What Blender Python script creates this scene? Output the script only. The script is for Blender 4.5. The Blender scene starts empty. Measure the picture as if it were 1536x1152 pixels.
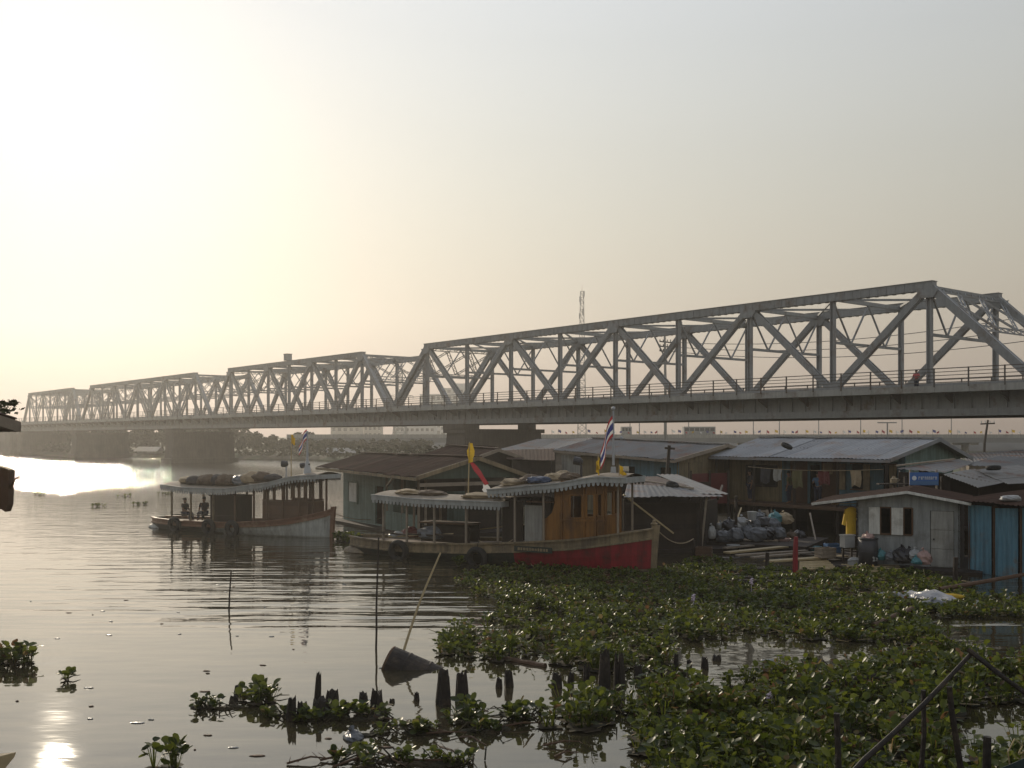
SKY_AIR=3.3; SKY_DUST=.14; SKY_STR=.130; SUN_STR=2.5; EXPO=0; HAZE_D=.00066; HAZE_G=.66; SKY_WB=(.86,.945,1.64); SKY_SAT=.38; SKY_HOR=(.45,.455,.46)
import bpy, bmesh, math, random
import numpy as np
from mathutils import Vector, Matrix, noise
random.seed(7); R=random.random; U=random.uniform; rad=math.radians
sc=bpy.context.scene
COL=sc.collection
# ------------------------------------------------------------------ frame of the place (metres, z=0 water)
F=1540.; CX=768.; HY=655.; CH=4.6
def P(px,py,Y): return Vector(((px-CX)/F*Y, Y, CH-(py-HY)/F*Y))
def G(px,py,z=0.0):
    Y=F*(CH-z)/(py-HY); return Vector(((px-CX)/F*Y, Y, z))
def V(*a): return Vector(a)
ROOTM={}
# ------------------------------------------------------------------ tagging
def tag(o,label=None,cat=None,group=None,kind=None):
    if label: o['label']=label
    if cat: o['category']=cat
    if group: o['group']=group
    if kind: o['kind']=kind
    return o
def thing(name,label,cat,loc=(0,0,0),rz=0.0,group=None):
    o=bpy.data.objects.new(name,None); o.empty_display_size=.2
    o.location=loc; o.rotation_euler=(0,0,rz); COL.objects.link(o)
    ROOTM[o.name]=Matrix.Translation(Vector(loc))@Matrix.Rotation(rz,4,'Z')
    return tag(o,label,cat,group)
def kids(o): return [c for c in bpy.data.objects if c.parent==o]
def dup(root,loc,rz=None,label=None,scale=None):
    def cp(o,par):
        c=o.copy(); COL.objects.link(c)
        if par: c.parent=par
        for k in kids(o): cp(k,c)
        return c
    r=cp(root,None); r.location=loc
    if rz is not None: r.rotation_euler=(0,0,rz)
    if scale is not None: r.scale=(scale,)*3 if not hasattr(scale,'__len__') else scale
    if label: r['label']=label
    return r
class MB:
    def __init__(s): s.v=[];s.f=[];s.m=[]
    def add(s,vs,fs,mi=0):
        o=len(s.v); s.v+=[Vector(v) for v in vs]; s.f+=[tuple(i+o for i in f) for f in fs]; s.m+=[mi]*len(fs); return s
    def quad(s,a,b,c,d,mi=0): return s.add([a,b,c,d],[(0,1,2,3)],mi)
    def box(s,c,size,rot=None,mi=0):
        x,y,z=[k/2 for k in size]; c=Vector(c)
        vs=[V(i*x,j*y,k*z) for i in(-1,1) for j in(-1,1) for k in(-1,1)]
        if rot is not None:
            M=rot if not isinstance(rot,(int,float)) else Matrix.Rotation(rot,3,'Z')
            vs=[M@v for v in vs]
        return s.add([v+c for v in vs],[(0,1,3,2),(4,6,7,5),(0,4,5,1),(2,3,7,6),(0,2,6,4),(1,5,7,3)],mi)
    def bar(s,a,b,w,h=None,up=(0,0,1),mi=0):
        a=Vector(a);b=Vector(b);h=h or w; d=(b-a)
        if d.length<1e-6: return s
        d.normalize(); u=Vector(up); sd=d.cross(u)
        if sd.length<1e-4: sd=d.cross(V(1,0,0))
        sd.normalize(); u=sd.cross(d); sd*=w/2; u*=h/2
        vs=[p+i*sd+j*u for p in(a,b) for i,j in((-1,-1),(1,-1),(1,1),(-1,1))]
        return s.add(vs,[(3,2,1,0),(4,5,6,7),(0,1,5,4),(1,2,6,5),(2,3,7,6),(3,0,4,7)],mi)
    def tube(s,pts,rs,n=7,mi=0):
        pts=[Vector(p) for p in pts]
        if not hasattr(rs,'__len__'): rs=[rs]*len(pts)
        vs=[];fs=[];prev=None
        for i,p in enumerate(pts):
            d=(pts[min(i+1,len(pts)-1)]-pts[max(i-1,0)]).normalized()
            if prev is None:
                a=d.cross(V(0,0,1))
                if a.length<1e-3: a=d.cross(V(1,0,0))
            else: a=prev-d*prev.dot(d)
            a.normalize(); prev=a; b=d.cross(a)
            for k in range(n):
                t=2*math.pi*k/n; vs.append(p+(a*math.cos(t)+b*math.sin(t))*rs[i])
        for i in range(len(pts)-1):
            for k in range(n):
                fs.append((i*n+k,i*n+(k+1)%n,(i+1)*n+(k+1)%n,(i+1)*n+k))
        fs.append(tuple(range(n))[::-1]); fs.append(tuple((len(pts)-1)*n+k for k in range(n)))
        return s.add(vs,fs,mi)
    def blob(s,c,r,amp=.2,seed=0,nu=14,nv=9,fr=1.6,flat=None,mi=0):
        c=Vector(c); vs=[];fs=[]
        if not hasattr(r,'__len__'): r=(r,r,r)
        for j in range(nv+1):
            ph=math.pi*j/nv
            for i in range(nu):
                th=2*math.pi*i/nu
                d=V(math.sin(ph)*math.cos(th),math.sin(ph)*math.sin(th),math.cos(ph))
                k=1+amp*noise.noise(d*fr+V(seed*3.1,seed*1.7,seed))+amp*.4*noise.noise(d*fr*3+V(seed,0,5))
                p=V(d.x*r[0]*k,d.y*r[1]*k,d.z*r[2]*k)
                if flat is not None: p.z=max(p.z,-flat)
                vs.append(c+p)
        for j in range(nv):
            for i in range(nu): fs.append((j*nu+i,(j+1)*nu+i,(j+1)*nu+(i+1)%nu,j*nu+(i+1)%nu))
        return s.add(vs,fs,mi)
    def torus(s,c,R_,r,axis,n=18,m=8,mi=0):
        c=Vector(c);ax=Vector(axis).normalized();a=ax.cross(V(0,0,1))
        if a.length<1e-3:a=V(1,0,0)
        a.normalize();b=ax.cross(a);vs=[];fs=[]
        for i in range(n):
            t=2*math.pi*i/n;d=a*math.cos(t)+b*math.sin(t)
            for k in range(m):
                q=2*math.pi*k/m;vs.append(c+d*(R_+r*math.cos(q))+ax*r*1.2*math.sin(q))
        for i in range(n):
            for k in range(m): fs.append((i*m+k,((i+1)%n)*m+k,((i+1)%n)*m+(k+1)%m,i*m+(k+1)%m))
        return s.add(vs,fs,mi)
    def poly(s,pts,ext,mi=0):
        """closed prism: polygon pts pushed by vector ext"""
        n=len(pts);pts=[Vector(p) for p in pts];e=Vector(ext)
        return s.add(pts+[p+e for p in pts],[tuple(range(n))[::-1],tuple(range(n,2*n))]+[(i,(i+1)%n,n+(i+1)%n,n+i) for i in range(n)],mi)
    def tin(s,a,b,c,d,w=.9,per=.2,amp=.018,jit=.03,mi=0,lap=.04):
        """corrugated sheets side by side: a,b top edge; d,c bottom edge (d under a). each sheet its own island with thickness"""
        a,b,c,d=[Vector(q) for q in(a,b,c,d)]
        W=((b-a).length+(c-d).length)/2;n=max(1,round(W/w))
        nrm=(b-a).cross(d-a).normalized()
        if nrm.z<0: nrm=-nrm
        for i in range(n):
            t0=i/n;t1=(i+1)/n+lap/n; t1=min(t1,1.0)
            m=max(4,int(W/n/per*5)); dz=nrm*(U(-jit,jit)*.35+.012*(i%2)); ex=U(-jit,jit)*2; top=U(0,.04)
            vs=[];fs=[];rows=3
            for j in range(m+1):
                t=t0+(t1-t0)*j/m
                o=nrm*(amp*math.sin(2*math.pi*t*W/per))+dz
                p=a.lerp(b,t)+o;q=d.lerp(c,t)+o;q=q+(q-p)*(ex/max((q-p).length,.1)); p=p+(q-p)*top*0
                for k in range(rows):
                    vs.append(p.lerp(q,k/(rows-1))+nrm*(noise.noise(p.lerp(q,k/(rows-1))*.8)*.03))
                for k in range(rows):
                    vs.append(vs[len(vs)-rows]-nrm*.006)
            L=2*rows
            for j in range(m):
                for k in range(rows-1):
                    fs.append((j*L+k,j*L+k+1,(j+1)*L+k+1,(j+1)*L+k)); fs.append((j*L+rows+k,(j+1)*L+rows+k,(j+1)*L+rows+k+1,j*L+rows+k+1))
                for k in(0,rows-1): fs.append((j*L+k,(j+1)*L+k,(j+1)*L+rows+k,j*L+rows+k))
            s.add(vs,fs,mi)
        return s
    def wall(s,A,B,z0,z1,th=.06,holes=(),planks=0,mi=0,top=None):
        """vertical wall along A->B (xy), holes (u0,u1,za,zb) in metres; planks = board height for overlapping boards"""
        A=V(A[0],A[1],0);B=V(B[0],B[1],0);L=(B-A).length;e=(B-A)/L;n=V(-e.y,e.x,0)
        us=sorted({0,L}|{min(max(h[i],0),L) for h in holes for i in(0,1)})
        zs=sorted({z0,z1}|{min(max(h[i],z0),z1) for h in holes for i in(2,3)})
        for i in range(len(us)-1):
            for j in range(len(zs)-1):
                u=(us[i]+us[i+1])/2;z=(zs[j]+zs[j+1])/2
                if any(h[0]<u<h[1] and h[2]<z<h[3] for h in holes): continue
                a,b=zs[j],zs[j+1]
                if planks:
                    k=max(1,round((b-a)/planks))
                    for q in range(k):
                        za=a+(b-a)*q/k;zb=a+(b-a)*(q+1)/k
                        p0=A+e*us[i];p1=A+e*us[i+1];o=n*(-.022)
                        s.add([p0+V(0,0,za)+o,p1+V(0,0,za)+o,p1+V(0,0,zb),p0+V(0,0,zb),p0+V(0,0,za)+n*th,p1+V(0,0,za)+n*th,p1+V(0,0,zb)+n*th,p0+V(0,0,zb)+n*th],
                              [(0,1,2,3),(5,4,7,6),(0,4,5,1),(3,2,6,7),(0,3,7,4),(1,5,6,2)],mi)
                else:
                    c=A+e*u+n*th/2; s.box((c.x,c.y,z),(us[i+1]-us[i],th,b-a),math.atan2(e.y,e.x),mi)
        return s
    def build(s,name,mat,parent=None,world=True,smooth=False):
        me=bpy.data.meshes.new(name)
        vs=s.v
        M=Matrix()
        if parent is not None:
            M=ROOTM.get(parent.name,Matrix())
            if world:
                Mi=M.inverted(); vs=[Mi@v for v in vs]
        me.from_pydata([tuple(v) for v in vs],[],s.f)
        mats=mat if isinstance(mat,(list,tuple)) else [mat]
        for m in mats: me.materials.append(m)
        if len(mats)>1: me.polygons.foreach_set('material_index',s.m)
        if smooth: me.polygons.foreach_set('use_smooth',[True]*len(me.polygons))
        me.validate(); me.update()
        bm=bmesh.new(); bm.from_mesh(me); bmesh.ops.recalc_face_normals(bm,faces=bm.faces); bm.to_mesh(me); bm.free()
        o=bpy.data.objects.new(name,me); COL.objects.link(o)
        if parent is not None: o.parent=parent
        ROOTM[o.name]=M
        return o
def solo(mb,name,mat,label,cat,loc,group=None,smooth=False,kind=None):
    """thing that is one mesh; origin at loc"""
    loc=Vector(loc); mb.v=[v-loc for v in mb.v]
    o=mb.build(name,mat,None,smooth=smooth); o.location=loc; ROOTM[o.name]=Matrix.Translation(loc)
    return tag(o,label,cat,group,kind)
# ------------------------------------------------------------------ materials
MATS={}
def mat(name,col,rough=.7,var=.18,scale=2.5,bump=.15,bscale=None,col2=None,c2amt=.45,c2scale=1.2,metal=0.,isl=0.,stretch=(1,1,1),trans=0.,spec=.5,streak=0.):
    m=bpy.data.materials.new(name); m.use_nodes=True; MATS[name]=m
    nt=m.node_tree; N=nt.nodes; L=nt.links; b=N['Principled BSDF']
    b.inputs['Roughness'].default_value=rough; b.inputs['Metallic'].default_value=metal
    b.inputs['Specular IOR Level'].default_value=spec
    tc=N.new('ShaderNodeTexCoord'); mp=N.new('ShaderNodeMapping'); mp.inputs['Scale'].default_value=stretch
    L.new(tc.outputs['Object'],mp.inputs['Vector'])
    n=N.new('ShaderNodeTexNoise'); n.inputs['Scale'].default_value=scale; n.inputs['Detail'].default_value=5; n.inputs['Roughness'].default_value=.65
    L.new(mp.outputs[0],n.inputs['Vector'])
    r=N.new('ShaderNodeMapRange'); r.inputs['From Min'].default_value=.25; r.inputs['From Max'].default_value=.75
    r.inputs['To Min'].default_value=1-var; r.inputs['To Max'].default_value=1+var; L.new(n.outputs['Fac'],r.inputs['Value'])
    out=r.outputs[0]
    if isl:
        g=N.new('ShaderNodeNewGeometry'); r2=N.new('ShaderNodeMapRange'); r2.inputs['To Min'].default_value=1-isl; r2.inputs['To Max'].default_value=1+isl
        L.new(g.outputs['Random Per Island'],r2.inputs['Value']); mu=N.new('ShaderNodeMath'); mu.operation='MULTIPLY'
        L.new(out,mu.inputs[0]); L.new(r2.outputs[0],mu.inputs[1]); out=mu.outputs[0]
    if streak:   # rain streaks and grime runs, their own shape
        m3=N.new('ShaderNodeMapping'); m3.inputs['Scale'].default_value=(3.2,3.2,.28); L.new(tc.outputs['Object'],m3.inputs['Vector'])
        n3=N.new('ShaderNodeTexNoise'); n3.inputs['Scale'].default_value=1.3; n3.inputs['Detail'].default_value=6; n3.inputs['Roughness'].default_value=.75; L.new(m3.outputs[0],n3.inputs['Vector'])
        r3=N.new('ShaderNodeMapRange'); r3.inputs['From Min'].default_value=.38; r3.inputs['From Max'].default_value=.6; r3.inputs['To Min'].default_value=1-streak; r3.inputs['To Max'].default_value=1.08; L.new(n3.outputs['Fac'],r3.inputs['Value'])
        m4=N.new('ShaderNodeMath'); m4.operation='MULTIPLY'; L.new(out,m4.inputs[0]); L.new(r3.outputs[0],m4.inputs[1]); out=m4.outputs[0]
    src=None
    if col2 is not None:
        n2=N.new('ShaderNodeTexNoise'); n2.inputs['Scale'].default_value=c2scale; n2.inputs['Detail'].default_value=6; n2.inputs['Roughness'].default_value=.7
        L.new(mp.outputs[0],n2.inputs['Vector'])
        cr=N.new('ShaderNodeMapRange'); c=.72-.4*c2amt; cr.inputs['From Min'].default_value=c-.07; cr.inputs['From Max'].default_value=c+.1
        L.new(n2.outputs['Fac'],cr.inputs['Value'])
        mx=N.new('ShaderNodeMix'); mx.data_type='RGBA'; mx.inputs['A'].default_value=(*col,1); mx.inputs['B'].default_value=(*col2,1)
        L.new(cr.outputs[0],mx.inputs['Factor']); src=mx.outputs['Result']
    vm=N.new('ShaderNodeVectorMath'); vm.operation='SCALE'; L.new(out,vm.inputs['Scale'])
    if src: L.new(src,vm.inputs[0])
    else: vm.inputs[0].default_value=col
    L.new(vm.outputs[0],b.inputs['Base Color'])
    if bump:
        bn=N.new('ShaderNodeTexNoise'); bn.inputs['Scale'].default_value=bscale or scale*4; bn.inputs['Detail'].default_value=4
        L.new(mp.outputs[0],bn.inputs['Vector']); bp=N.new('ShaderNodeBump'); bp.inputs['Strength'].default_value=bump; bp.inputs['Distance'].default_value=.03
        L.new(bn.outputs['Fac'],bp.inputs['Height']); L.new(bp.outputs[0],b.inputs['Normal'])
    if trans:
        t=N.new('ShaderNodeBsdfTranslucent'); ms=N.new('ShaderNodeMixShader'); ms.inputs[0].default_value=trans
        L.new(vm.outputs[0],t.inputs['Color']); L.new(b.outputs[0],ms.inputs[1]); L.new(t.outputs[0],ms.inputs[2])
        L.new(ms.outputs[0],N['Material Output'].inputs['Surface'])
    return m
RUST=(.13,.055,.028)
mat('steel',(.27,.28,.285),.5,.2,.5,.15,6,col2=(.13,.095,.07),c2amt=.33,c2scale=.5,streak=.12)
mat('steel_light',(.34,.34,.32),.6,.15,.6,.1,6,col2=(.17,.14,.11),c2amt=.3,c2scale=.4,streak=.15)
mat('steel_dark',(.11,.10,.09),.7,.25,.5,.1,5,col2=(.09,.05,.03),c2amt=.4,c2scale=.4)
mat('concrete_deck',(.36,.35,.32),.8,.15,.5,.1,6,col2=(.2,.19,.17),c2amt=.35,c2scale=.25,streak=0.3)
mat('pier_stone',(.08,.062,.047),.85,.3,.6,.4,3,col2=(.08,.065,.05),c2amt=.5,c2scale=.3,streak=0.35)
mat('tin_grey',(.235,.245,.26),.5,.15,1.2,.05,8,col2=(.20,.14,.10),c2amt=.3,c2scale=.5,isl=.16,metal=.15)
mat('tin_grey_dark',(.15,.15,.15),.6,.2,1.2,.05,8,col2=RUST,c2amt=.42,c2scale=.6,isl=.2,metal=.1)
mat('tin_rust',(.055,.03,.021),.85,.25,1.2,.1,8,col2=(.05,.028,.02),c2amt=.5,c2scale=.6,isl=.2,spec=.15)
mat('tarp_teal',(.012,.03,.034),.6,.2,3,.3,6)
mat('tin_rust_red',(.085,.055,.044),.75,.2,1.2,.1,8,col2=(.2,.17,.15),c2amt=.25,c2scale=.5,isl=.2)
mat('tin_pale',(.2,.195,.185),.55,.15,1.5,.1,8,col2=RUST,c2amt=.3,c2scale=.9,isl=.12)
mat('tin_blue',(.10,.23,.31),.5,.15,1.3,.08,9,col2=(.16,.13,.10),c2amt=.3,c2scale=.8,isl=.1,streak=0.35)
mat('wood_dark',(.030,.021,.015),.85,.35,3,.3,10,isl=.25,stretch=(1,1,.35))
mat('wood_brown',(.10,.055,.03),.75,.3,3,.3,12,isl=.2,col2=(.07,.045,.03),c2amt=.4,c2scale=1.5)
mat('wood_grey',(.24,.20,.155),.85,.25,3,.3,12,isl=.25)
mat('bamboo',(.36,.28,.15),.6,.2,4,.1,20,isl=.25)
mat('wood_yellow',(.21,.09,.012),.5,.22,4,.2,14,isl=.12,col2=(.11,.05,.015),c2amt=.4,c2scale=1.5,stretch=(1,1,.3),streak=0.35)
mat('wood_wet',(.016,.011,.008),.7,.5,6,.8,14,col2=(.05,.035,.022),c2amt=.4,c2scale=4)
mat('teal_boards',(.135,.20,.175),.7,.12,2,.1,12,isl=.06,col2=(.13,.17,.14),c2amt=.25,c2scale=.8,streak=0.4)
mat('green_dark_paint',(.05,.075,.055),.7,.2,2,.1,10,streak=0.3)
mat('cream_paint',(.25,.195,.115),.65,.18,1.5,.15,10,col2=(.14,.11,.075),c2amt=.42,c2scale=.9,streak=0.4)
mat('cream_wall',(.20,.16,.09),.8,.15,1.2,.1,8,col2=(.22,.18,.12),c2amt=.35,c2scale=.6,streak=0.4)
mat('white_paint',(.62,.62,.58),.6,.1,2,.08,10,col2=(.36,.34,.3),c2amt=.25,c2scale=1.2,streak=0.25)
mat('white_wall',(.33,.33,.31),.75,.14,1.2,.08,10,col2=(.26,.25,.22),c2amt=.35,c2scale=.8,streak=0.35)
mat('blue_wall',(.085,.165,.205),.75,.15,1.2,.08,10,col2=(.1,.15,.16),c2amt=.35,c2scale=.8,streak=0.4)
mat('grey_wall',(.27,.285,.285),.8,.12,1.2,.1,8,col2=(.16,.16,.15),c2amt=.35,c2scale=.7,streak=0.32)
mat('red_paint',(.22,.007,.016),.5,.2,2,.12,10,col2=(.07,.016,.016),c2amt=.38,c2scale=1.2,streak=0.35)
mat('dark_red',(.10,.014,.014),.6,.2,2,.05)
mat('hull_dark',(.02,.028,.022),.5,.3,2,.1,col2=(.05,.04,.03),c2amt=.3)
mat('hull_white',(.40,.42,.40),.55,.14,1.5,.08,col2=(.22,.22,.19),c2amt=.35,c2scale=.9,streak=0.4)
mat('hull_brown',(.17,.085,.05),.5,.2,2,.1,col2=(.3,.24,.17),c2amt=.25)
mat('deck_wood',(.17,.12,.08),.8,.25,2,.15)
mat('trim_grey',(.36,.38,.38),.6,.1,2,.05,col2=(.3,.3,.28),c2amt=.3,streak=0.25)
mat('rubber',(.012,.012,.012),.8,.3,5,.2)
mat('indoor_shade',(.01,.009,.008),.9,.2,2,0)  # near-black: indoor shade put into the colour of walls behind openings
mat('cloth_dark',(.045,.04,.04),.9,.3,3,.2,isl=.3)
mat('sack_tan',(.30,.235,.15),.9,.25,3,.5,9,isl=.2)
mat('sack_brown',(.105,.075,.05),.9,.3,3,.5,9,isl=.3)
mat('tarp_blue',(.03,.05,.10),.6,.2,2,.4,6)
mat('skin',(.20,.11,.07),.6,.08,6,0)
mat('hair',(.012,.010,.009),.6,.2,9,.2)
mat('shirt_pink',(.55,.12,.12),.85,.12,6,.2)
mat('shirt_yellow',(.62,.40,.03),.85,.14,6,.3)
mat('shirt_blue',(.08,.16,.26),.85,.14,6,.3)
mat('shirt_olive',(.12,.11,.05),.85,.14,6,.3)
mat('shirt_dark',(.04,.04,.045),.85,.14,6,.3)
mat('trousers',(.03,.035,.06),.9,.14,6,.3)
mat('flag_red',(.34,.03,.04),.8,.1,5,.1,trans=.25)
mat('flag_white',(.72,.72,.70),.8,.06,5,.1,trans=.25)
mat('flag_blue',(.035,.045,.20),.8,.1,5,.1,trans=.25)
mat('flag_yellow',(.55,.36,.02),.8,.1,5,.1,trans=.3)
mat('bag_white',(.38,.39,.39),.35,.12,5,.5,8,trans=.2)
mat('bag_grey',(.13,.14,.155),.35,.2,5,.6,8,trans=.15)
mat('bag_black',(.02,.02,.024),.3,.2,5,.6,8)
mat('bag_cyan',(.08,.25,.28),.35,.15,5,.5,8,trans=.2)
mat('bag_pink',(.45,.30,.27),.4,.15,5,.5,8,trans=.2)
mat('plastic_sheet',(.30,.31,.34),.3,.12,5,.5,9,trans=.2)
mat('plastic_blue',(.05,.14,.30),.4,.1,4,.1)
mat('sign_blue',(.03,.12,.36),.45,.08,3,.03)
mat('sign_pale',(.60,.64,.68),.5,.06,3,.02)
mat('mast_white',(.36,.38,.40),.5,.08,3,.03)
mat('metal_dark',(.05,.05,.055),.5,.15,3,.05,metal=.3)
mat('far_building',(.42,.42,.41),.85,.08,.05,0)
mat('far_building_warm',(.38,.35,.31),.85,.08,.05,0)
mat('window_glass',(.05,.06,.07),.2,.1,.3,0)
mat('lattice_grey',(.22,.22,.22),.6,.1,1,0)
mat('lattice_red',(.30,.12,.10),.6,.1,1,0)
mat('bark',(.09,.065,.045),.9,.3,3,.4)
mat('crown_leaf',(.026,.036,.015),.9,.25,.3,0,isl=.25,trans=.0,spec=.1)
mat('crown_leaf_olive',(.042,.048,.02),.9,.25,.3,0,isl=.25,trans=.0,spec=.1)
mat('bank_soil',(.10,.085,.06),.95,.35,.25,.3,2,col2=(.05,.07,.025),c2amt=.6,c2scale=.12)
mat('river_bed',(.06,.05,.035),.95,.2,.3,0)
mat('embankment',(.17,.165,.15),.9,.2,.3,.1)
mat('road_grey',(.20,.20,.195),.85,.12,.3,.05)
mat('white_flower',(.62,.55,.66),.6,.1,5,0,trans=.3)
# ================================================================== SKY, SUN, CAMERA, HAZE
SUN_AZ=rad(-24.1); SUN_EL=rad(17.3)
SDIR=V(math.sin(SUN_AZ)*math.cos(SUN_EL),math.cos(SUN_AZ)*math.cos(SUN_EL),math.sin(SUN_EL))
w=bpy.data.worlds.new('World'); sc.world=w; w.use_nodes=True
nt=w.node_tree; bg=nt.nodes['Background']
sky=nt.nodes.new('ShaderNodeTexSky'); sky.sky_type='NISHITA'; sky.sun_disc=False
sky.sun_elevation=SUN_EL; sky.sun_rotation=SUN_AZ; sky.altitude=0; sky.air_density=SKY_AIR; sky.dust_density=SKY_DUST; sky.ozone_density=1.0
# white balance of the sky, and the thick river haze that dulls it toward the horizon
N_=nt.nodes;L_=nt.links
wb=N_.new('ShaderNodeVectorMath');wb.operation='MULTIPLY';wb.inputs[1].default_value=SKY_WB;L_.new(sky.outputs[0],wb.inputs[0])
hs=N_.new('ShaderNodeHueSaturation');hs.inputs['Saturation'].default_value=SKY_SAT;L_.new(wb.outputs[0],hs.inputs['Color'])
tcw=N_.new('ShaderNodeTexCoord');sxw=N_.new('ShaderNodeSeparateXYZ');L_.new(tcw.outputs['Generated'],sxw.inputs[0])
mrw=N_.new('ShaderNodeMapRange');mrw.interpolation_type='SMOOTHSTEP';mrw.inputs['From Min'].default_value=-.02;mrw.inputs['From Max'].default_value=.42;L_.new(sxw.outputs['Z'],mrw.inputs['Value'])
hz=N_.new('ShaderNodeMix');hz.data_type='RGBA';hz.inputs['A'].default_value=(*SKY_HOR,1);hz.inputs['B'].default_value=(1,1,1,1);L_.new(mrw.outputs[0],hz.inputs['Factor'])
wm=N_.new('ShaderNodeVectorMath');wm.operation='MULTIPLY';L_.new(hs.outputs[0],wm.inputs[0]);L_.new(hz.outputs['Result'],wm.inputs[1])
L_.new(wm.outputs[0],bg.inputs['Color']); bg.inputs['Strength'].default_value=SKY_STR
sl=bpy.data.lights.new('sun','SUN'); sl.energy=SUN_STR; sl.angle=rad(.6); sl.color=(1,.86,.66)
so=bpy.data.objects.new('sun',sl); COL.objects.link(so); so.rotation_euler=SDIR.to_track_quat('Z','Y').to_euler(); so.location=(0,0,70)
cd=bpy.data.cameras.new('camera'); cam=bpy.data.objects.new('camera',cd); COL.objects.link(cam)
cam.location=(0,0,CH); cam.rotation_euler=(rad(90),0,0); cd.sensor_width=36; cd.lens=36*F/1536; cd.shift_y=(HY-576)/1536; cd.clip_end=9000; cd.clip_start=.1
sc.camera=cam
vs_=sc.view_settings; vs_.view_transform='Standard'; vs_.look='None'; vs_.gamma=1; vs_.exposure=EXPO
try: vs_.use_curve_mapping=False
except Exception: pass
sc.render.engine='CYCLES'
cy=sc.cycles; cy.use_denoising=True
try: cy.denoiser='OPENIMAGEDENOISE'; cy.denoising_input_passes='RGB_ALBEDO_NORMAL'
except Exception: pass
cy.max_bounces=6; cy.diffuse_bounces=3; cy.glossy_bounces=3; cy.transmission_bounces=3; cy.volume_bounces=0; cy.transparent_max_bounces=6
cy.caustics_reflective=False; cy.caustics_refractive=False; cy.sample_clamp_indirect=6; cy.use_adaptive_sampling=True; cy.adaptive_threshold=.015
def haze(density,top):
    mb=MB(); x0,x1,y0,y1,z0=-420,420,-40,620,-2.2
    mb.box(((x0+x1)/2,(y0+y1)/2,(z0+top)/2),(x1-x0,y1-y0,top-z0))
    m=bpy.data.materials.new('haze_air'); m.use_nodes=True; N=m.node_tree.nodes; N.clear()
    o=N.new('ShaderNodeOutputMaterial'); pv=N.new('ShaderNodeVolumePrincipled')
    pv.inputs['Color'].default_value=(.93,.91,.87,1); pv.inputs['Density'].default_value=density; pv.inputs['Anisotropy'].default_value=HAZE_G
    m.node_tree.links.new(pv.outputs[0],o.inputs['Volume'])
    ob=mb.build('haze',m); ob['kind']='stuff'
    return ob
if HAZE_D>0: haze(HAZE_D,75)
# ================================================================== GROUND, WATER
# river bed: one sheet to the horizon
mb=MB(); mb.quad((-5000,-600,-1.2),(5000,-600,-1.2),(5000,7000,-1.2),(-5000,7000,-1.2)); tag(mb.build('ground',MATS['river_bed']),kind='structure')
def water_mat():
    m=bpy.data.materials.new('river_water'); m.use_nodes=True; nt=m.node_tree; N=nt.nodes; L=nt.links; b=N['Principled BSDF']
    b.inputs['Base Color'].default_value=(.045,.038,.022,1); b.inputs['Roughness'].default_value=.03; b.inputs['IOR'].default_value=1.68
    b.inputs['Specular IOR Level'].default_value=.5
    g=N.new('ShaderNodeNewGeometry'); sx=N.new('ShaderNodeSeparateXYZ'); L.new(g.outputs['Position'],sx.inputs[0])
    def math_(op,a,b_=None,clamp=False):
        n=N.new('ShaderNodeMath'); n.operation=op; n.use_clamp=clamp
        for i,q in enumerate((a,b_)):
            if q is None: continue
            if isinstance(q,(int,float)): n.inputs[i].default_value=q
            else: L.new(q,n.inputs[i])
        return n.outputs[0]
    def smooth(v,a,b_,t0=0.,t1=1.):
        n=N.new('ShaderNodeMapRange'); n.interpolation_type='SMOOTHSTEP'
        for k,q in zip(('From Min','From Max','To Min','To Max'),(a,b_,t0,t1)): n.inputs[k].default_value=q
        L.new(v,n.inputs['Value']); return n.outputs[0]
    def wave(sx_,sy_,detail,rot,amp,rough=.5):
        mp=N.new('ShaderNodeMapping'); mp.inputs['Scale'].default_value=(sx_,sy_,1); mp.inputs['Rotation'].default_value=(0,0,rad(rot))
        L.new(g.outputs['Position'],mp.inputs['Vector']); n=N.new('ShaderNodeTexNoise'); n.inputs['Scale'].default_value=1; n.inputs['Detail'].default_value=detail; n.inputs['Roughness'].default_value=rough
        L.new(mp.outputs[0],n.inputs['Vector']); return math_('MULTIPLY',math_('SUBTRACT',n.outputs['Fac'],.5),amp)
    Y=sx.outputs['Y']; X=sx.outputs['X']
    calm=wave(.35,.75,2,4,.018)
    fine=wave(1.1,3.2,2,-3,.0035)
    wk=math_('ADD',wave(.2,1.25,3,-7,.085,.45),wave(.33,.95,2,9,.05,.5))
    mw=math_('MULTIPLY',smooth(Y,22.5,27),smooth(Y,36,60,1,.25))
    # the wake fades out to the left of the frame and in the sheltered water by the plants
    mw=math_('MULTIPLY',mw,smooth(X,-17,-5,.3,1.0))
    far=wave(1.5,1.8,5,5,.15,.62)
    mf=smooth(Y,66,118)
    mid=math_('ADD',wave(.5,1.7,3,-2,.03),wave(1.3,2.6,3,11,.012))
    mm=math_('MULTIPLY',smooth(Y,30,55),1.0)
    h=math_('ADD',calm,fine); h=math_('ADD',h,math_('MULTIPLY',wk,mw)); h=math_('ADD',h,math_('MULTIPLY',far,mf)); h=math_('ADD',h,math_('MULTIPLY',mid,mm))
    bp=N.new('ShaderNodeBump'); bp.inputs['Strength'].default_value=1; bp.inputs['Distance'].default_value=1.0
    L.new(h,bp.inputs['Height']); L.new(bp.outputs[0],b.inputs['Normal'])
    return m
mb=MB(); mb.quad((-5000,-600,0),(5000,-600,0),(5000,7000,0),(-5000,7000,0)); tag(mb.build('water',water_mat()),kind='structure')
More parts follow.
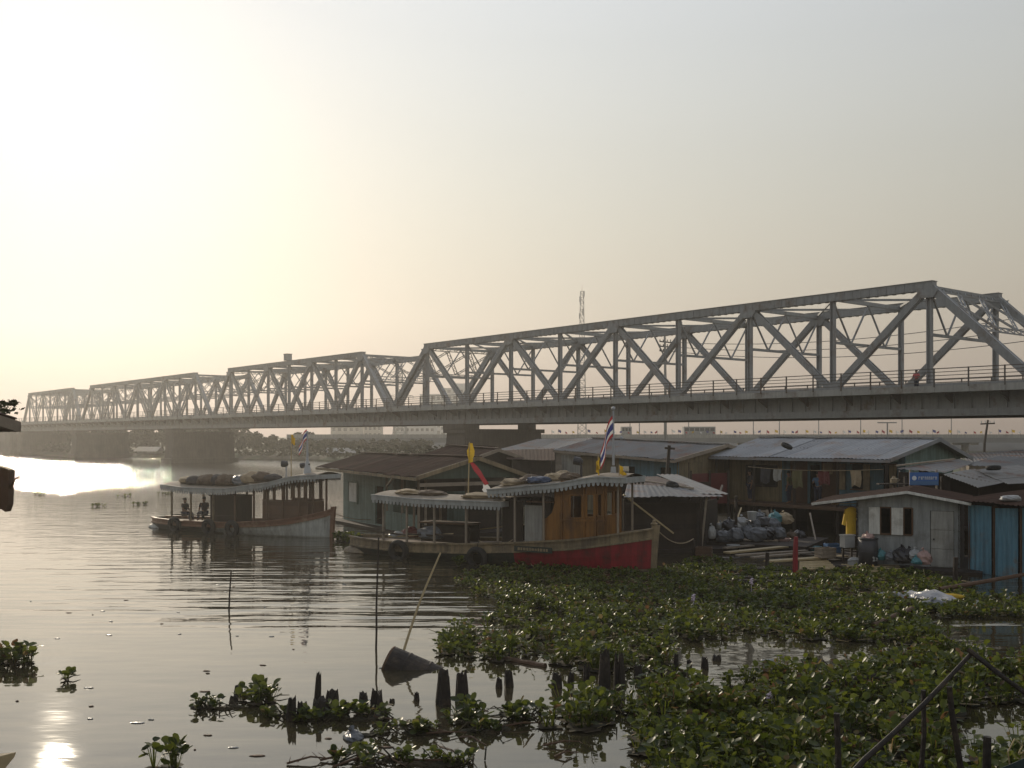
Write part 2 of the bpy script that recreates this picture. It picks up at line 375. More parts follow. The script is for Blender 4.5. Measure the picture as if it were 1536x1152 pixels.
# banks: far shore on the left running round to the near right shore
shore=[(-700,520),(-300,352),(-190,300),(-136,272),(-95,238),(-56,204),(-37,192),(-18,165),(-9,128),(-5,100),(-1,80),(3,69),(10,62),(18,56),(26,50),(36,44),(60,36),(120,20),(400,-40)]
mb=MB()
def inland(i,dist):
    a=Vector(shore[max(i-1,0)]);b=Vector(shore[min(i+1,len(shore)-1)]);d=(b-a).normalized();n=Vector((-d.y,d.x));p=Vector(shore[i])+n*dist
    return p
rows=[]
for i,(x,y) in enumerate(shore):
    q=inland(i,2.5);q2=inland(i,7)
    rows.append([V(x,y,-1.1),V(x+(q.x-x)*.3,y+(q.y-y)*.3,.25+.2*noise.noise(V(x,y,0)*.1)),V(q.x,q.y,.9),V(q2.x,q2.y,1.15),V(x*3+U(0,1),6500,1.3)])
for i in range(len(rows)-1):
    for k in range(4): mb.quad(rows[i][k],rows[i+1][k],rows[i+1][k+1],rows[i][k+1])
tag(mb.build('river_bank',MATS['bank_soil']),kind='structure')
# ================================================================== FAR BACKGROUND
def leaf_crown(mb,c,r,n,size,seed):
    rs=random.Random(seed)
    lobes=[]
    for k in range(9):
        a=rs.uniform(0,6.28);q=rs.uniform(.25,.75);lobes.append((V(math.cos(a)*q*r[0],math.sin(a)*q*r[1],rs.uniform(-.55,.7)*r[2]),rs.uniform(.3,.5)))
    for i in range(n):
        o,lr=rs.choice(lobes)
        d=V(rs.gauss(0,1),rs.gauss(0,1),rs.gauss(0,1)).normalized()*(rs.random()**.45)
        p=Vector(c)+o+V(d.x*r[0]*lr,d.y*r[1]*lr,d.z*r[2]*lr)
        a=V(rs.gauss(0,1),rs.gauss(0,1),rs.gauss(0,.6)).normalized();b=a.cross(V(rs.gauss(0,1),rs.gauss(0,1),rs.gauss(0,1))).normalized()
        s_=size*rs.uniform(.6,1.4)
        mb.add([p-a*s_,p-b*s_*.5,p+a*s_,p+b*s_*.5],[(0,1,2,3)])
def make_tree(name,label,cat,loc,h,wd,seed,leafm,group,n=520,size=.5,trunk=.45):
    t=thing(name,label,cat,loc,0,group)
    mb=MB();rs=random.Random(seed);th=h*trunk
    mb.tube([(0,0,-.3),(rs.uniform(-.1,.1),0,th*.5),(rs.uniform(-.3,.3),rs.uniform(-.3,.3),th*1.2)],[.05*h*.6,.035*h*.6,.018*h*.6],6)
    for k in range(5):
        a=rs.uniform(0,6.28);mb.tube([(0,0,th*rs.uniform(.6,1)),(math.cos(a)*wd*.2,math.sin(a)*wd*.2,th*1.25),(math.cos(a)*wd*.36,math.sin(a)*wd*.36,th*1.5)],[.018*h*.6,.012*h*.6,.005*h],5)
    mb.build('trunk',MATS['bark'],t,world=False)
    mb=MB();leaf_crown(mb,(0,0,h*(trunk+1)/2*.98),(wd/2,wd/2,h*(1-trunk)/2*1.1),n,size,seed);mb.build('crown',leafm,t,world=False)
    return t
FT='trees along the hazy far bank'
protos=[make_tree('bank_tree','hazy round tree on the far river bank left of the houses','tree',(0,900,1),9,9,11+k,MATS['crown_leaf' if k%2 else 'crown_leaf_olive'],FT,620,.75,.16+.05*k) for k in range(3)]
spots=[]
tops=[(-80,630),(0,636),(60,641),(130,641),(200,640),(260,640),(320,640),(360,640),(400,645),(440,653),(490,651),(530,659),(580,663),(640,660)]
def topy(px):
    for (a,b),(c,d) in zip(tops,tops[1:]):
        if a<=px<=c: return b+(d-b)*(px-a)/(c-a)
    return 655
px=-85;k=0
while px<650:
    Yb=288-(px*.22 if px<300 else 66+(px-300)*.03)+U(2,16)
    z=CH-(topy(px)-HY)/F*Yb+U(-1.2,.8)
    h=max(3.2,z-1.0); spots.append((px,Yb,h)); px+=U(10,17)
for i,(px,Yb,h) in enumerate(spots):
    loc=V((px-CX)/F*Yb,Yb,.9); s=h/9; 
    if i<3: o=protos[i]; o.location=loc; o.scale=(s*U(.9,1.3),s*1.1,s); o.rotation_euler=(0,0,U(0,6))
    else: dup(protos[i%3],loc,U(0,6),scale=(s*U(.9,1.4),s*1.2,s))
# low scrub along the bank: uncountable
mb=MB();rs=random.Random(3)
for i in range(3600):
    t=rs.random()*7+2;j=int(t);f=t-j;a=V(*shore[j],0);b=V(*shore[j+1],0);p=a.lerp(b,f)
    d=(b-a).normalized();n=V(-d.y,d.x,0);p+=n*rs.uniform(.6,9);p.z=1+rs.random()**2*2.2
    s_=rs.uniform(.3,.7);a_=V(rs.gauss(0,1),rs.gauss(0,1),rs.gauss(0,.6)).normalized()*s_;b_=a_.cross(V(rs.gauss(0,1),rs.gauss(0,1),rs.gauss(0,1))).normalized()*s_*.5
    mb.add([p-a_,p-b_,p+a_,p+b_],[(0,1,2,3)])
tag(mb.build('scrub',MATS['crown_leaf_olive']),'low scrub growing along the hazy far bank','scrub',kind='stuff')
# far blocks of flats
def far_block(name,label,px0,px1,ytop,Y,matn,floors,bays,extra=None):
    a=P(px0,ytop,Y);b=P(px1,ytop,Y);wd=b.x-a.x;top=a.z;dp=wd*.7
    t=thing(name,label,'building',((a.x+b.x)/2,Y,1))
    mb=MB();holes=[]
    fh=(top-1)/floors
    for i in range(floors):
        for j in range(bays): holes.append((wd*(j+.2)/bays,wd*(j+.8)/bays,1+fh*(i+.3),1+fh*(i+.8)))
    mb.wall((a.x,Y),(b.x,Y),1,top,.5,holes); mb.wall((b.x,Y+.5),(b.x,Y+dp),1,top,.5);mb.wall((a.x+.5,Y+.5),(a.x+.5,Y+dp),1,top,.5)
    mb.box(((a.x+b.x)/2,Y+dp+.25,(1+top)/2),(wd,.5,top-1)); mb.build('wall',MATS[matn],t)
    mb=MB();mb.box(((a.x+b.x)/2,Y+.9,(1+top)/2-.1),(wd-1.1,.2,top-1.4));mb.build('window',MATS['window_glass'],t)
    mb=MB();mb.box(((a.x+b.x)/2,Y+dp/2,top+.15),(wd+.6,dp+.6,.3))
    if extra: mb.box(((a.x+b.x)/2+wd*extra[0],Y+dp/2,top+.3+extra[2]/2),(wd*extra[1],dp*.5,extra[2]))
    mb.build('roof',MATS[matn],t)
far_block('tower_block','pale square tower block rising behind the bridge deck',660,714,583,520,'far_building',9,6,(.1,.5,2.5))
far_block('wide_block','wide low pale block left of the tower block behind the bridge',630,662,592,560,'far_building',7,4)
far_block('narrow_block','narrow hazy block seen under the bridge beyond the trees',545,572,628,430,'far_building_warm',4,4)
far_block('hazy_block','broad hazy block seen under the bridge left of the stone pier',592,652,632,460,'far_building',4,8,(-.2,.3,1.2))
far_block('low_block','low hazy building between the trees beyond the far bank',496,540,640,420,'far_building_warm',3,5)
# bank-side sheds
def shed(name,label,px0,px1,ybase,ytop,Y,rm):
    a=P(px0,ybase,Y);b=P(px1,ytop,Y);t=thing(name,label,'shed',((a.x+b.x)/2,Y,a.z))
    mb=MB();mb.wall((a.x,Y),(b.x,Y),.9,b.z-.5,.2,[((b.x-a.x)*.4,(b.x-a.x)*.6,1,b.z-1)]);mb.wall((b.x,Y),(b.x,Y+5),.9,b.z-.5,.2);mb.wall((a.x,Y+5),(a.x,Y),.9,b.z-.5,.2);mb.build('wall',MATS['white_wall'],t)
    mb=MB();mb.poly([(a.x-.6,Y-.6,b.z-.6),(a.x-.6,Y+2.5,b.z+.4),(a.x-.6,Y+5.6,b.z-.6)],(b.x-a.x+1.2,0,0));mb.build('roof',MATS[rm],t)
shed('bank_shed','small pale shed on the far bank seen right of the second pier',492,531,690,675,196,'tin_pale')
shed('bank_hut','low hut on the far bank left of the second pier',205,232,686,673,222,'tin_pale')
# lattice pylon and telecom mast
def lattice(mb,x,y,z0,z1,w0,w1,n,r,taper=1.0):
    pr=None
    for i in range(n+1):
        t=i/n;t_=t**taper;wd=w0+(w1-w0)*t_;z=z0+(z1-z0)*t
        c=[V(x+sx*wd/2,y+sy*wd/2,z) for sx,sy in((-1,-1),(1,-1),(1,1),(-1,1))]
        if pr:
            for k in range(4):
                mb.bar(pr[k],c[k],r,r); mb.bar(pr[k],c[(k+1)%4],r*.7,r*.7); mb.bar(pr[(k+1)%4],c[k],r*.7,r*.7); mb.bar(c[k],c[(k+1)%4],r*.7,r*.7)
        pr=c
b=P(600,640,330);tp=P(600,546,330)
t=thing('power_pylon','steel lattice power pylon rising behind the second bridge span','pylon',(b.x,330,1))
mb=MB();lattice(mb,b.x,330,1,tp.z,5.2,1.0,11,.2,.75);mb.build('lattice_frame',MATS['lattice_grey'],t)
for q in(.62,.76,.9):
    mb=MB();z=1+(tp.z-1)*q;
    for s_ in(-1,1):
        mb.bar((b.x,330,z+.5),(b.x+s_*4.2,330,z),.14);mb.bar((b.x,330,z-.3),(b.x+s_*4.2,330,z),.14);mb.bar((b.x+s_*4.2,330,z),(b.x+s_*4.2,330,z-.9),.18)
    mb.build('crossarm',MATS['lattice_grey'],t)
b=P(873,640,400);tp=P(873,437,400)
t=thing('telecom_tower','tall slender red and grey telecom tower above the long bridge span','tower',(b.x,400,1))
mb=MB();lattice(mb,b.x,400,1,tp.z,3.6,1.2,26,.15,.8);mb.build('lattice_frame',MATS['lattice_grey'],t)
mb=MB();mb.tube([(b.x,400,tp.z),(b.x,400,tp.z+2.6)],[.07,.04],5);mb.build('lightning_rod',MATS['lattice_red'],t)
for q,a in((.985,.6),(.95,2.4),(.93,4),(.87,1.2),(.84,3.4)):
    mb=MB();z=1+(tp.z-1)*q;mb.box((b.x+math.cos(a)*1.0,400+math.sin(a)*1.0,z),(.45,.35,2.2),a);mb.build('antenna',MATS['far_building'],t)
# elevated road at the back with lamps and flags
YR=228.; x0=P(430,0,YR).x; x1=330.
t=thing('elevated_road','long grey elevated road behind the houses at the right','flyover',((x0+x1)/2,YR,1))
zr=4.75
mb=MB();mb.box(((x0+x1)/2,YR+5,zr-.95),(x1-x0,10,1.1));mb.build('deck',MATS['road_grey'],t)
mb=MB();mb.box(((x0+x1)/2,YR+.1,zr-.02),(x1-x0,.22,.75));mb.box(((x0+x1)/2,YR+9.9,zr-.02),(x1-x0,.22,.75));mb.build('parapet',MATS['concrete_deck'],t)
for k in range(16):
    x=x0+4+k*(x1-x0-8)/15;mb=MB();mb.tube([(x,YR+5,-.2),(x,YR+5,2.9)],.8,10);mb.box((x,YR+5,3.0),(2.2,9,.6));mb.build('pier',MATS['concrete_deck'],t)
mb=MB();mb.poly([(x0-6,YR+12,1.2),(x0-2,YR+16,3.3),(x1,YR+16,3.3),(x1,YR+12,1.2)],(0,14,0));tag(mb.build('embankment',MATS['embankment']),kind='structure')
GF='flags along the elevated road'
fp=None
mats3=['flag_yellow','flag_white','flag_blue','flag_red']
fl=[]
for v in range(4):
    mb=MB();mb.tube([(0,0,0),(0,0,1.9)],.05,5,0)
    vs=[];n=4
    for j in range(n+1):
        q=j/n;vs+=[V(q*1.0,.06*math.sin(q*5),1.85-q*(.35+.25*(v%2))),V(q*.95,.06*math.sin(q*5+.5),1.05-q*(.35+.2*(v%2)))]
    mb.add(vs,[(2*j,2*j+1,2*j+3,2*j+2) for j in range(n)],1)
    fl.append(mb)
protoF=[]
for v in range(4):
    o=fl[v].build('road_flag',[MATS['metal_dark'],MATS[mats3[v]]]);tag(o,'small flag flying on a short pole along the elevated road','flag',GF);protoF.append(o)
px=815;i=0
while px<1548:
    loc=V((px-CX)/F*YR,YR-.15,zr+.2)
    o=protoF[i] if i<4 else protoF[i%4].copy()
    if i>=4: COL.objects.link(o)
    o.location=loc;o.rotation_euler=(U(-.1,.1),U(-.08,.08),U(-.5,.5)+(math.pi if i%5==0 else 0));sq=U(.4,.7);o.scale=(sq,1,sq)
    px+=U(8.5,14);i+=1
lp=None
for i,px in enumerate((802,959,1033,1130,1169,1228,1291,1353,1427,945)):
    x=(px-CX)/F*(YR+9.6)
    if lp is None:
        lp=thing('street_lamp','slim street lamp standing on the elevated road','street lamp',(x,YR+9.6,zr),0,'street lamps on the elevated road')
        mb=MB();mb.tube([(0,0,0),(0,0,5.5),(-.15,0,6)],[.13,.09,.07],6);mb.build('pole',MATS['lattice_grey'],lp,world=False)
        mb=MB();mb.bar((-.1,0,6),(-1.0,0,6.2),.1,.08);mb.build('arm',MATS['lattice_grey'],lp,world=False)
        mb=MB();mb.box((-1.1,0,6.15),(.6,.25,.14));mb.build('lamp_head',MATS['lattice_grey'],lp,world=False)
    else: dup(lp,V(x,YR+9.6,zr))
# signal gantry (T-shaped) and crossarm pole at the back right
p=P(1331,653,200);t=thing('road_gantry','T-shaped steel mast standing before the elevated road','mast',(p.x,200,1))
mb=MB();mb.tube([(p.x,200,.8),(p.x,200,P(0,634,200).z)],.14,7);mb.build('pole',MATS['lattice_grey'],t)
mb=MB();mb.bar(P(1316,634,200),P(1345,634,200),.22,.22);mb.build('crossarm',MATS['lattice_grey'],t)
p=P(1479,660,120);t=thing('utility_pole','leaning timber utility pole with crossarm behind the right houses','utility pole',(p.x,120,1))
mb=MB();mb.tube([(p.x-.3,120,.8),P(1477,664,120),P(1482,630,120)],[.16,.14,.11],7);mb.build('pole',MATS['wood_dark'],t)
mb=MB();mb.bar(P(1471,636,120),P(1492,635,120),.16,.16);mb.build('crossarm',MATS['wood_dark'],t)
for q in(1472,1478,1485,1491):
    mb=MB();a=P(q,635,120);mb.tube([a,a+V(0,0,.3)],[.05,.06],6);mb.build('insulator',MATS['white_paint'],t)
# bus on the elevated road
def bus(name,label,px0,px1,dy):
    a=P(px0,0,YR).x;b=P(px1,0,YR).x;y=YR+dy;L=b-a;t=thing(name,label,'bus',((a+b)/2,y,zr-.4));z=zr-.4
    mb=MB();mb.box(((a+b)/2,y,z+.95),(L,2.4,1.1));mb.box(((a+b)/2,y,z+2.35),(L,2.4,.3))
    n=max(3,int(L/1.1))
    for i in range(n+1): mb.box((a+.1+(L-.2)*i/n,y,z+1.85),(.2,2.38,.7))
    mb.build('body',MATS['white_wall'],t)
    for i in range(n): mb=MB();mb.box((a+.1+(L-.2)*(i+.5)/n,y,z+1.85),((L-.2)/n-.2,2.2,.7));mb.build('window',MATS['window_glass'],t)
    for q in(.2,.8): mb=MB();mb.tube([(a+L*q,y-1.22,z+.4),(a+L*q,y+1.22,z+.4)],.45,12);mb.build('wheel',MATS['rubber'],t)
bus('bus','long bus passing on the elevated road right of the boat flag',1029,1077,4)
bus('minibus','small bus on the elevated road just right of the boat mast',934,950,4)
# ================================================================== tall utility pole + wires behind the bridge
YP=128.;t=thing('utility_pole','tall utility pole with three crossarms seen through the long bridge span','utility pole',(P(998,0,YP).x,YP,1))
mb=MB();mb.tube([(P(998,0,YP).x,YP,.8),P(998,570,YP),P(997,503,YP)],[.2,.17,.13],7);mb.build('pole',MATS['concrete_deck'],t)
for q in(513,520,527):
    mb=MB();mb.bar(P(989,q-1,YP),P(1007,q+1,YP),.15,.15);mb.build('crossarm',MATS['metal_dark'],t)
    for s_ in(990,995,1001,1006):
        mb=MB();a=P(s_,q,YP);mb.tube([a,a+V(0,0,.3)],[.05,.07],5);mb.build('insulator',MATS['metal_dark'],t)
YE=96
for i,(q,lab) in enumerate(((513,'topmost'),(520,'middle'),(527,'lowest'))):
    mb=MB();a=P(1006,q,YP);b=P(1660,q-62+i*14,YE);pts=[]
    for j in range(25):
        f=j/24;p=a.lerp(b,f);p.z-=1.6*4*f*(1-f);pts.append(p)
    mb.tube(pts,.035,4);solo(mb,'power_line',MATS['metal_dark'],lab+' power line strung from the crossarm pole toward the right edge','cable',a)
# ================================================================== BRIDGE  (x along the bridge going away, y toward the viewer, z up)
TH=math.atan(1248/1540.);BD=V(-math.sin(TH),math.cos(TH),0);BO=V(33.58,66.56,0);BRZ=math.atan2(BD.y,BD.x)
WD=-9.6; ZC=15.15; ZD=8.05
bridge=thing('truss_bridge','long grey steel truss bridge crossing the river on stone piers','bridge',BO,BRZ)
BM=ROOTM[bridge.name]
def B(s,y,z): return V(s,y,z)
ST=MATS['steel'];SL=MATS['steel_light'];SD=MATS['steel_dark']
def laced(mb,a,b,off,n,r):
    """two thin bars with zigzag lacing between; off = vector between the two bars"""
    a=Vector(a);b=Vector(b);o=Vector(off)
    mb.bar(a-o/2,b-o/2,r);mb.bar(a+o/2,b+o/2,r)
    for i in range(n): 
        p=a.lerp(b,i/n);q=a.lerp(b,(i+1)/n);s_=1 if i%2 else -1
        mb.bar(p-o/2*s_,q+o/2*s_,r*.6)
spans=[(-.9,76.8,5),(77.1,131.2,4),(131.6,202.2,5),(202.6,251,4)]
for si,(s0,s1,n) in enumerate(spans):
    L=(s1-s0)/n
    top=[s0+(i+.5)*L for i in range(n)];bot=[s0+i*L for i in range(n+1)]
    bot[0]+=.3;bot[-1]-=.3
    mb=MB()
    for y in(0,WD):
        mb.bar((top[0]-.35,y,ZC),(top[-1]+.35,y,ZC),.6,.6)
        mb.bar((s0,y,ZD+.0),(s1,y,ZD+.0),.6,.5)
        # gusset plates
        for x in top: 
            for dy in(-.33,.33): mb.poly([(x-.85,y+dy,ZC-.25),(x+.85,y+dy,ZC-.25),(x+.45,y+dy,ZC-.85),(x-.45,y+dy,ZC-.85)],(0,.03 if dy>0 else -.03,0))
        for x in bot:
            for dy in(-.33,.33): mb.poly([(x-1.1,y+dy,ZD-.2),(x+1.1,y+dy,ZD-.2),(x+.45,y+dy,ZD+.65),(x-.45,y+dy,ZD+.65)],(0,.03 if dy>0 else -.03,0))
        x=top[0]
        while x<top[-1]:   # lacing bars and rivet plates under the upper chord
            mb.box((x,y,ZC-.315),(.22,.54,.05)); mb.box((x+.35,y+.325 if y==0 else y-.325,ZC),(.05,.03,.55)); x+=.7
        # cover plate edges and rivet-line ribs on the upper chord
        mb.bar((top[0]-.4,y,ZC+.317),(top[-1]+.4,y,ZC+.317),.74,.03)
    sp=mb.build('truss_span',ST,bridge,world=False);ROOTM[sp.name]=Matrix()
    def part(mb,name,m): return mb.build(name,m,sp,world=False)
    for y in(0,WD):
        for i in range(n):
            for a,b in((bot[i],top[i]),(top[i],bot[i+1])):
                end=(a==bot[0] or b==bot[n]); za,zb=(ZD,ZC) if a in bot and abs(a-bot[i])<1e-6 and b==top[i] else (ZC,ZD)
                mb=MB();wd=.56 if end else .45
                pa=V(a,y,za);pb=V(b,y,zb)
                for dy in(-.2,.2): mb.bar(pa+V(0,dy,0),pb+V(0,dy,0),.1,wd)
                u=(pb-pa).normalized();nn=V(-u.z,0,u.x)*(wd/2-.05)
                mb.bar(pa+nn,pb+nn,.32,.05) if end else None
                mm=int((pb-pa).length/.7)
                for k in range(mm):
                    p=pa.lerp(pb,(k+.2)/mm);q=pa.lerp(pb,(k+.8)/mm);sg=1 if k%2 else -1
                    mb.bar(p+nn+V(0,.17*sg,0),q+nn+V(0,-.17*sg,0),.05,.03);mb.bar(p-nn+V(0,.17*sg,0),q-nn+V(0,-.17*sg,0),.05,.03)
                part(mb,'end_post' if end else 'diagonal',ST)
        for x in top+bot[1:-1]:
            mb=MB()
            for dx in(-.14,.14): mb.bar((x+dx,y,ZD),(x+dx,y,ZC-.2),.31,.08,up=(1,0,0))
            mb.bar((x,y,ZD),(x,y,ZC-.2),.08,.2,up=(1,0,0))
            part(mb,'vertical_post',ST)
    # sway frames: top strut, lower strut, V bracing
    for x in sorted(top+bot[1:-1]):
        mb=MB();zl=11.75
        mb.bar((x,0,ZC-.1),(x,WD,ZC-.1),.22,.3);mb.bar((x,0,zl),(x,WD,zl),.2,.2)
        ys=[0,WD*.25,WD*.5,WD*.75,WD];
        for k in range(4):
            za,zb=((ZC-.2,zl) if k%2==0 else (zl,ZC-.2));mb.bar((x,ys[k],za),(x,ys[k+1],zb),.11)
        part(mb,'sway_frame',ST)
    mb=MB();xs=sorted(top+bot[1:-1])
    for k in range(len(xs)-1):
        mb.bar((xs[k],-.2,ZC),(xs[k+1],WD+.2,ZC),.13,.16);mb.bar((xs[k],WD+.2,ZC-.17),(xs[k+1],-.2,ZC-.17),.13,.16)
    part(mb,'lateral_bracing',ST)
    # portals in the plane of the end posts
    for e in(0,1):
        mb=MB();xa,xb=(bot[0],top[0]) if e==0 else (bot[n],top[n-1])
        def pt(f,y): return V(xb+(xa-xb)*f,y,ZC+(ZD-ZC)*f)
        off=(pt(.1,0)-pt(0,0));off.normalize();off*=.55
        laced(mb,pt(.03,-.2),pt(.03,WD+.2),off,18,.1);laced(mb,pt(.44,-.2),pt(.44,WD+.2),off,18,.1)
        for k in range(3):
            ya=WD*k/3;yb=WD*(k+1)/3
            laced(mb,pt(.06,ya),pt(.41,yb),V(0,-.45,0),9,.08);laced(mb,pt(.41,ya),pt(.06,yb),V(0,-.45,0),9,.08)
        part(mb,'portal_frame',ST)
# deck: footway edge, girders, flooring
SA,SB=-70,262
mb=MB();mb.box(((SA+SB)/2,1.62,7.84),(SB-SA,.18,.46));
for k in range(int((SB-SA)/2.4)): mb.box((SA+1.2+2.4*k,1.73,7.84),(.07,.06,.46))
mb.build('footway_edge',SL,bridge,world=False)
mb=MB();mb.box(((SA+SB)/2,.82,7.66),(SB-SA,1.4,.12));mb.box(((SA+SB)/2,WD/2,7.55),(SB-SA,-WD-.7,.2));mb.box(((SA+SB)/2,WD-.9,7.66),(SB-SA,1.3,.12));mb.box(((SA+SB)/2,WD-1.65,7.84),(SB-SA,.18,.46));mb.build('deck',MATS['concrete_deck'],bridge,world=False)
for k in range(int((SB-SA)/3.85)):
    x=SA+1.9+3.85*k;mb=MB();mb.poly([(x-.05,.36,7.6),(x-.05,1.5,7.6),(x-.05,1.5,7.45),(x-.05,.36,6.9)],(.1,0,0));mb.build('footway_bracket',SD,bridge,world=False)
for y in(0,WD):
    mb=MB();mb.box(((SA+SB)/2,y,6.95),(SB-SA,.22,1.3))
    sg=1 if y==0 else -1
    for k in range(int((SB-SA)/1.2)): mb.box((SA+.6+1.2*k,y+sg*.17,6.97),(.06,.12,1.18))
    mb.box(((SA+SB)/2,y,6.22),(SB-SA,.72,.4));mb.box(((SA+SB)/2,y+sg*.37,6.38),(SB-SA,.03,.3))
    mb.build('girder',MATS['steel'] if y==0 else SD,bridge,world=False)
mb=MB()
for k in range(int((SB-SA)/3.85)): mb.box((SA+1.9+3.85*k,WD/2,6.75),(.3,-WD-.8,1.0))
for y in(-3.2,-6.4): mb.box(((SA+SB)/2,y,7.0),(SB-SA,.24,.85))
mb.build('floor_beam',SD,bridge,world=False)
# railing
for y,zb in((1.74,8.05),(WD-1.7,8.05)):
    mb=MB();nn=int((SB-SA)/2.4)
    for k in range(nn): mb.box((SA+1.2+2.4*k,y,zb+.55),(.08,.08,1.3))
    for j in range(5): mb.tube([(SA,y,zb+.22+.235*j),(SB,y,zb+.22+.235*j)],.024 if j<4 else .032,4)
    mb.build('railing',SD,bridge,world=False)
# piers
for pi,(s,zt) in enumerate(((62.4,6.0),(148.5,6.0),(205,6.0),(252,6.0),(-3,6.0))):
    mb=MB();hw=1.75
    def pier_ring(z,g): 
        return [V(s-hw-g,.7+g,z),V(s+hw+g,.7+g,z),V(s+hw+g,WD-.7-g,z),V(s-hw-g,WD-.7-g,z)]
    levels=[(-1.2,.75),(.75,.75),(.75,.25),(5.0,0),(5.0,.3),(5.45,.3)]
    prev=None
    for z,g in levels:
        r=pier_ring(z,g);o=len(mb.v);mb.v+=r
        if prev is not None:
            for k in range(4): mb.f.append((prev+k,prev+(k+1)%4,o+(k+1)%4,o+k));mb.m.append(0)
        prev=o
    mb.f.append((prev,prev+1,prev+2,prev+3));mb.m.append(0)
    # courses
    for z in np.arange(1.2,4.9,.52):
        g=.25*(5-z)/4.25+.015
        for k,(a,b) in enumerate(((0,1),(1,2),(2,3),(3,0))):
            r=pier_ring(z,g);mb.bar(r[a],r[b],.04,.05)
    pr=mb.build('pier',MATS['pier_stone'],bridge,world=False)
    for y in(0,WD):
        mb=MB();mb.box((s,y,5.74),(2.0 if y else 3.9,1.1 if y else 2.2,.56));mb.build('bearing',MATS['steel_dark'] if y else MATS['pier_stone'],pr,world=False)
# abutment where the bridge meets the far bank
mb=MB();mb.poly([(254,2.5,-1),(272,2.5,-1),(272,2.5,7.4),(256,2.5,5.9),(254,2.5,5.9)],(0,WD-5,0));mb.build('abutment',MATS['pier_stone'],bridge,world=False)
# lamp box riding on the second span's upper chord
mb=MB();x=BM@V(104.5,0,0)
o=thing('signal_box','small grey box standing on top of the second truss span','box',BM@V(104.6,0,ZC+.36),BRZ)
mb.box((0,0,.5),(1.0,.8,.9));mb.build('housing',MATS['steel'],o,world=False)
mb=MB();mb.box((0,0,.98),(1.15,.95,.06));mb.build('lid',SD,o,world=False)
# ================================================================== PEOPLE
def skin_mesh(name,nodes,edges,m,parent,sub=1,extra=None):
    """nodes: {key:(pos,radius)}; grows one continuous tapering surface"""
    ks=list(nodes);me=bpy.data.meshes.new(name);me.from_pydata([tuple(nodes[k][0]) for k in ks],[(ks.index(a),ks.index(b)) for a,b in edges],[])
    o=bpy.data.objects.new(name,me);COL.objects.link(o)
    md=o.modifiers.new('s','SKIN');sv=me.skin_vertices[0].data
    for i,k in enumerate(ks):
        r=nodes[k][1];sv[i].radius=(r,r) if not hasattr(r,'__len__') else r
        sv[i].use_root=(i==0)
    s2=o.modifiers.new('b','SUBSURF');s2.levels=sub;s2.render_levels=sub
    dg=bpy.context.evaluated_depsgraph_get();ev=o.evaluated_get(dg);m2=bpy.data.meshes.new_from_object(ev)
    o.modifiers.clear();o.data=m2;m2.name=name
    if extra:
        bm=bmesh.new();bm.from_mesh(m2)
        for mb in extra:
            vv=[bm.verts.new(v) for v in mb.v]
            for f in mb.f: bm.faces.new([vv[i] for i in f])
        bm.to_mesh(m2);bm.free()
    m2.materials.clear();m2.materials.append(m);m2.polygons.foreach_set('use_smooth',[True]*len(m2.polygons))
    if parent: o.parent=parent
    return o
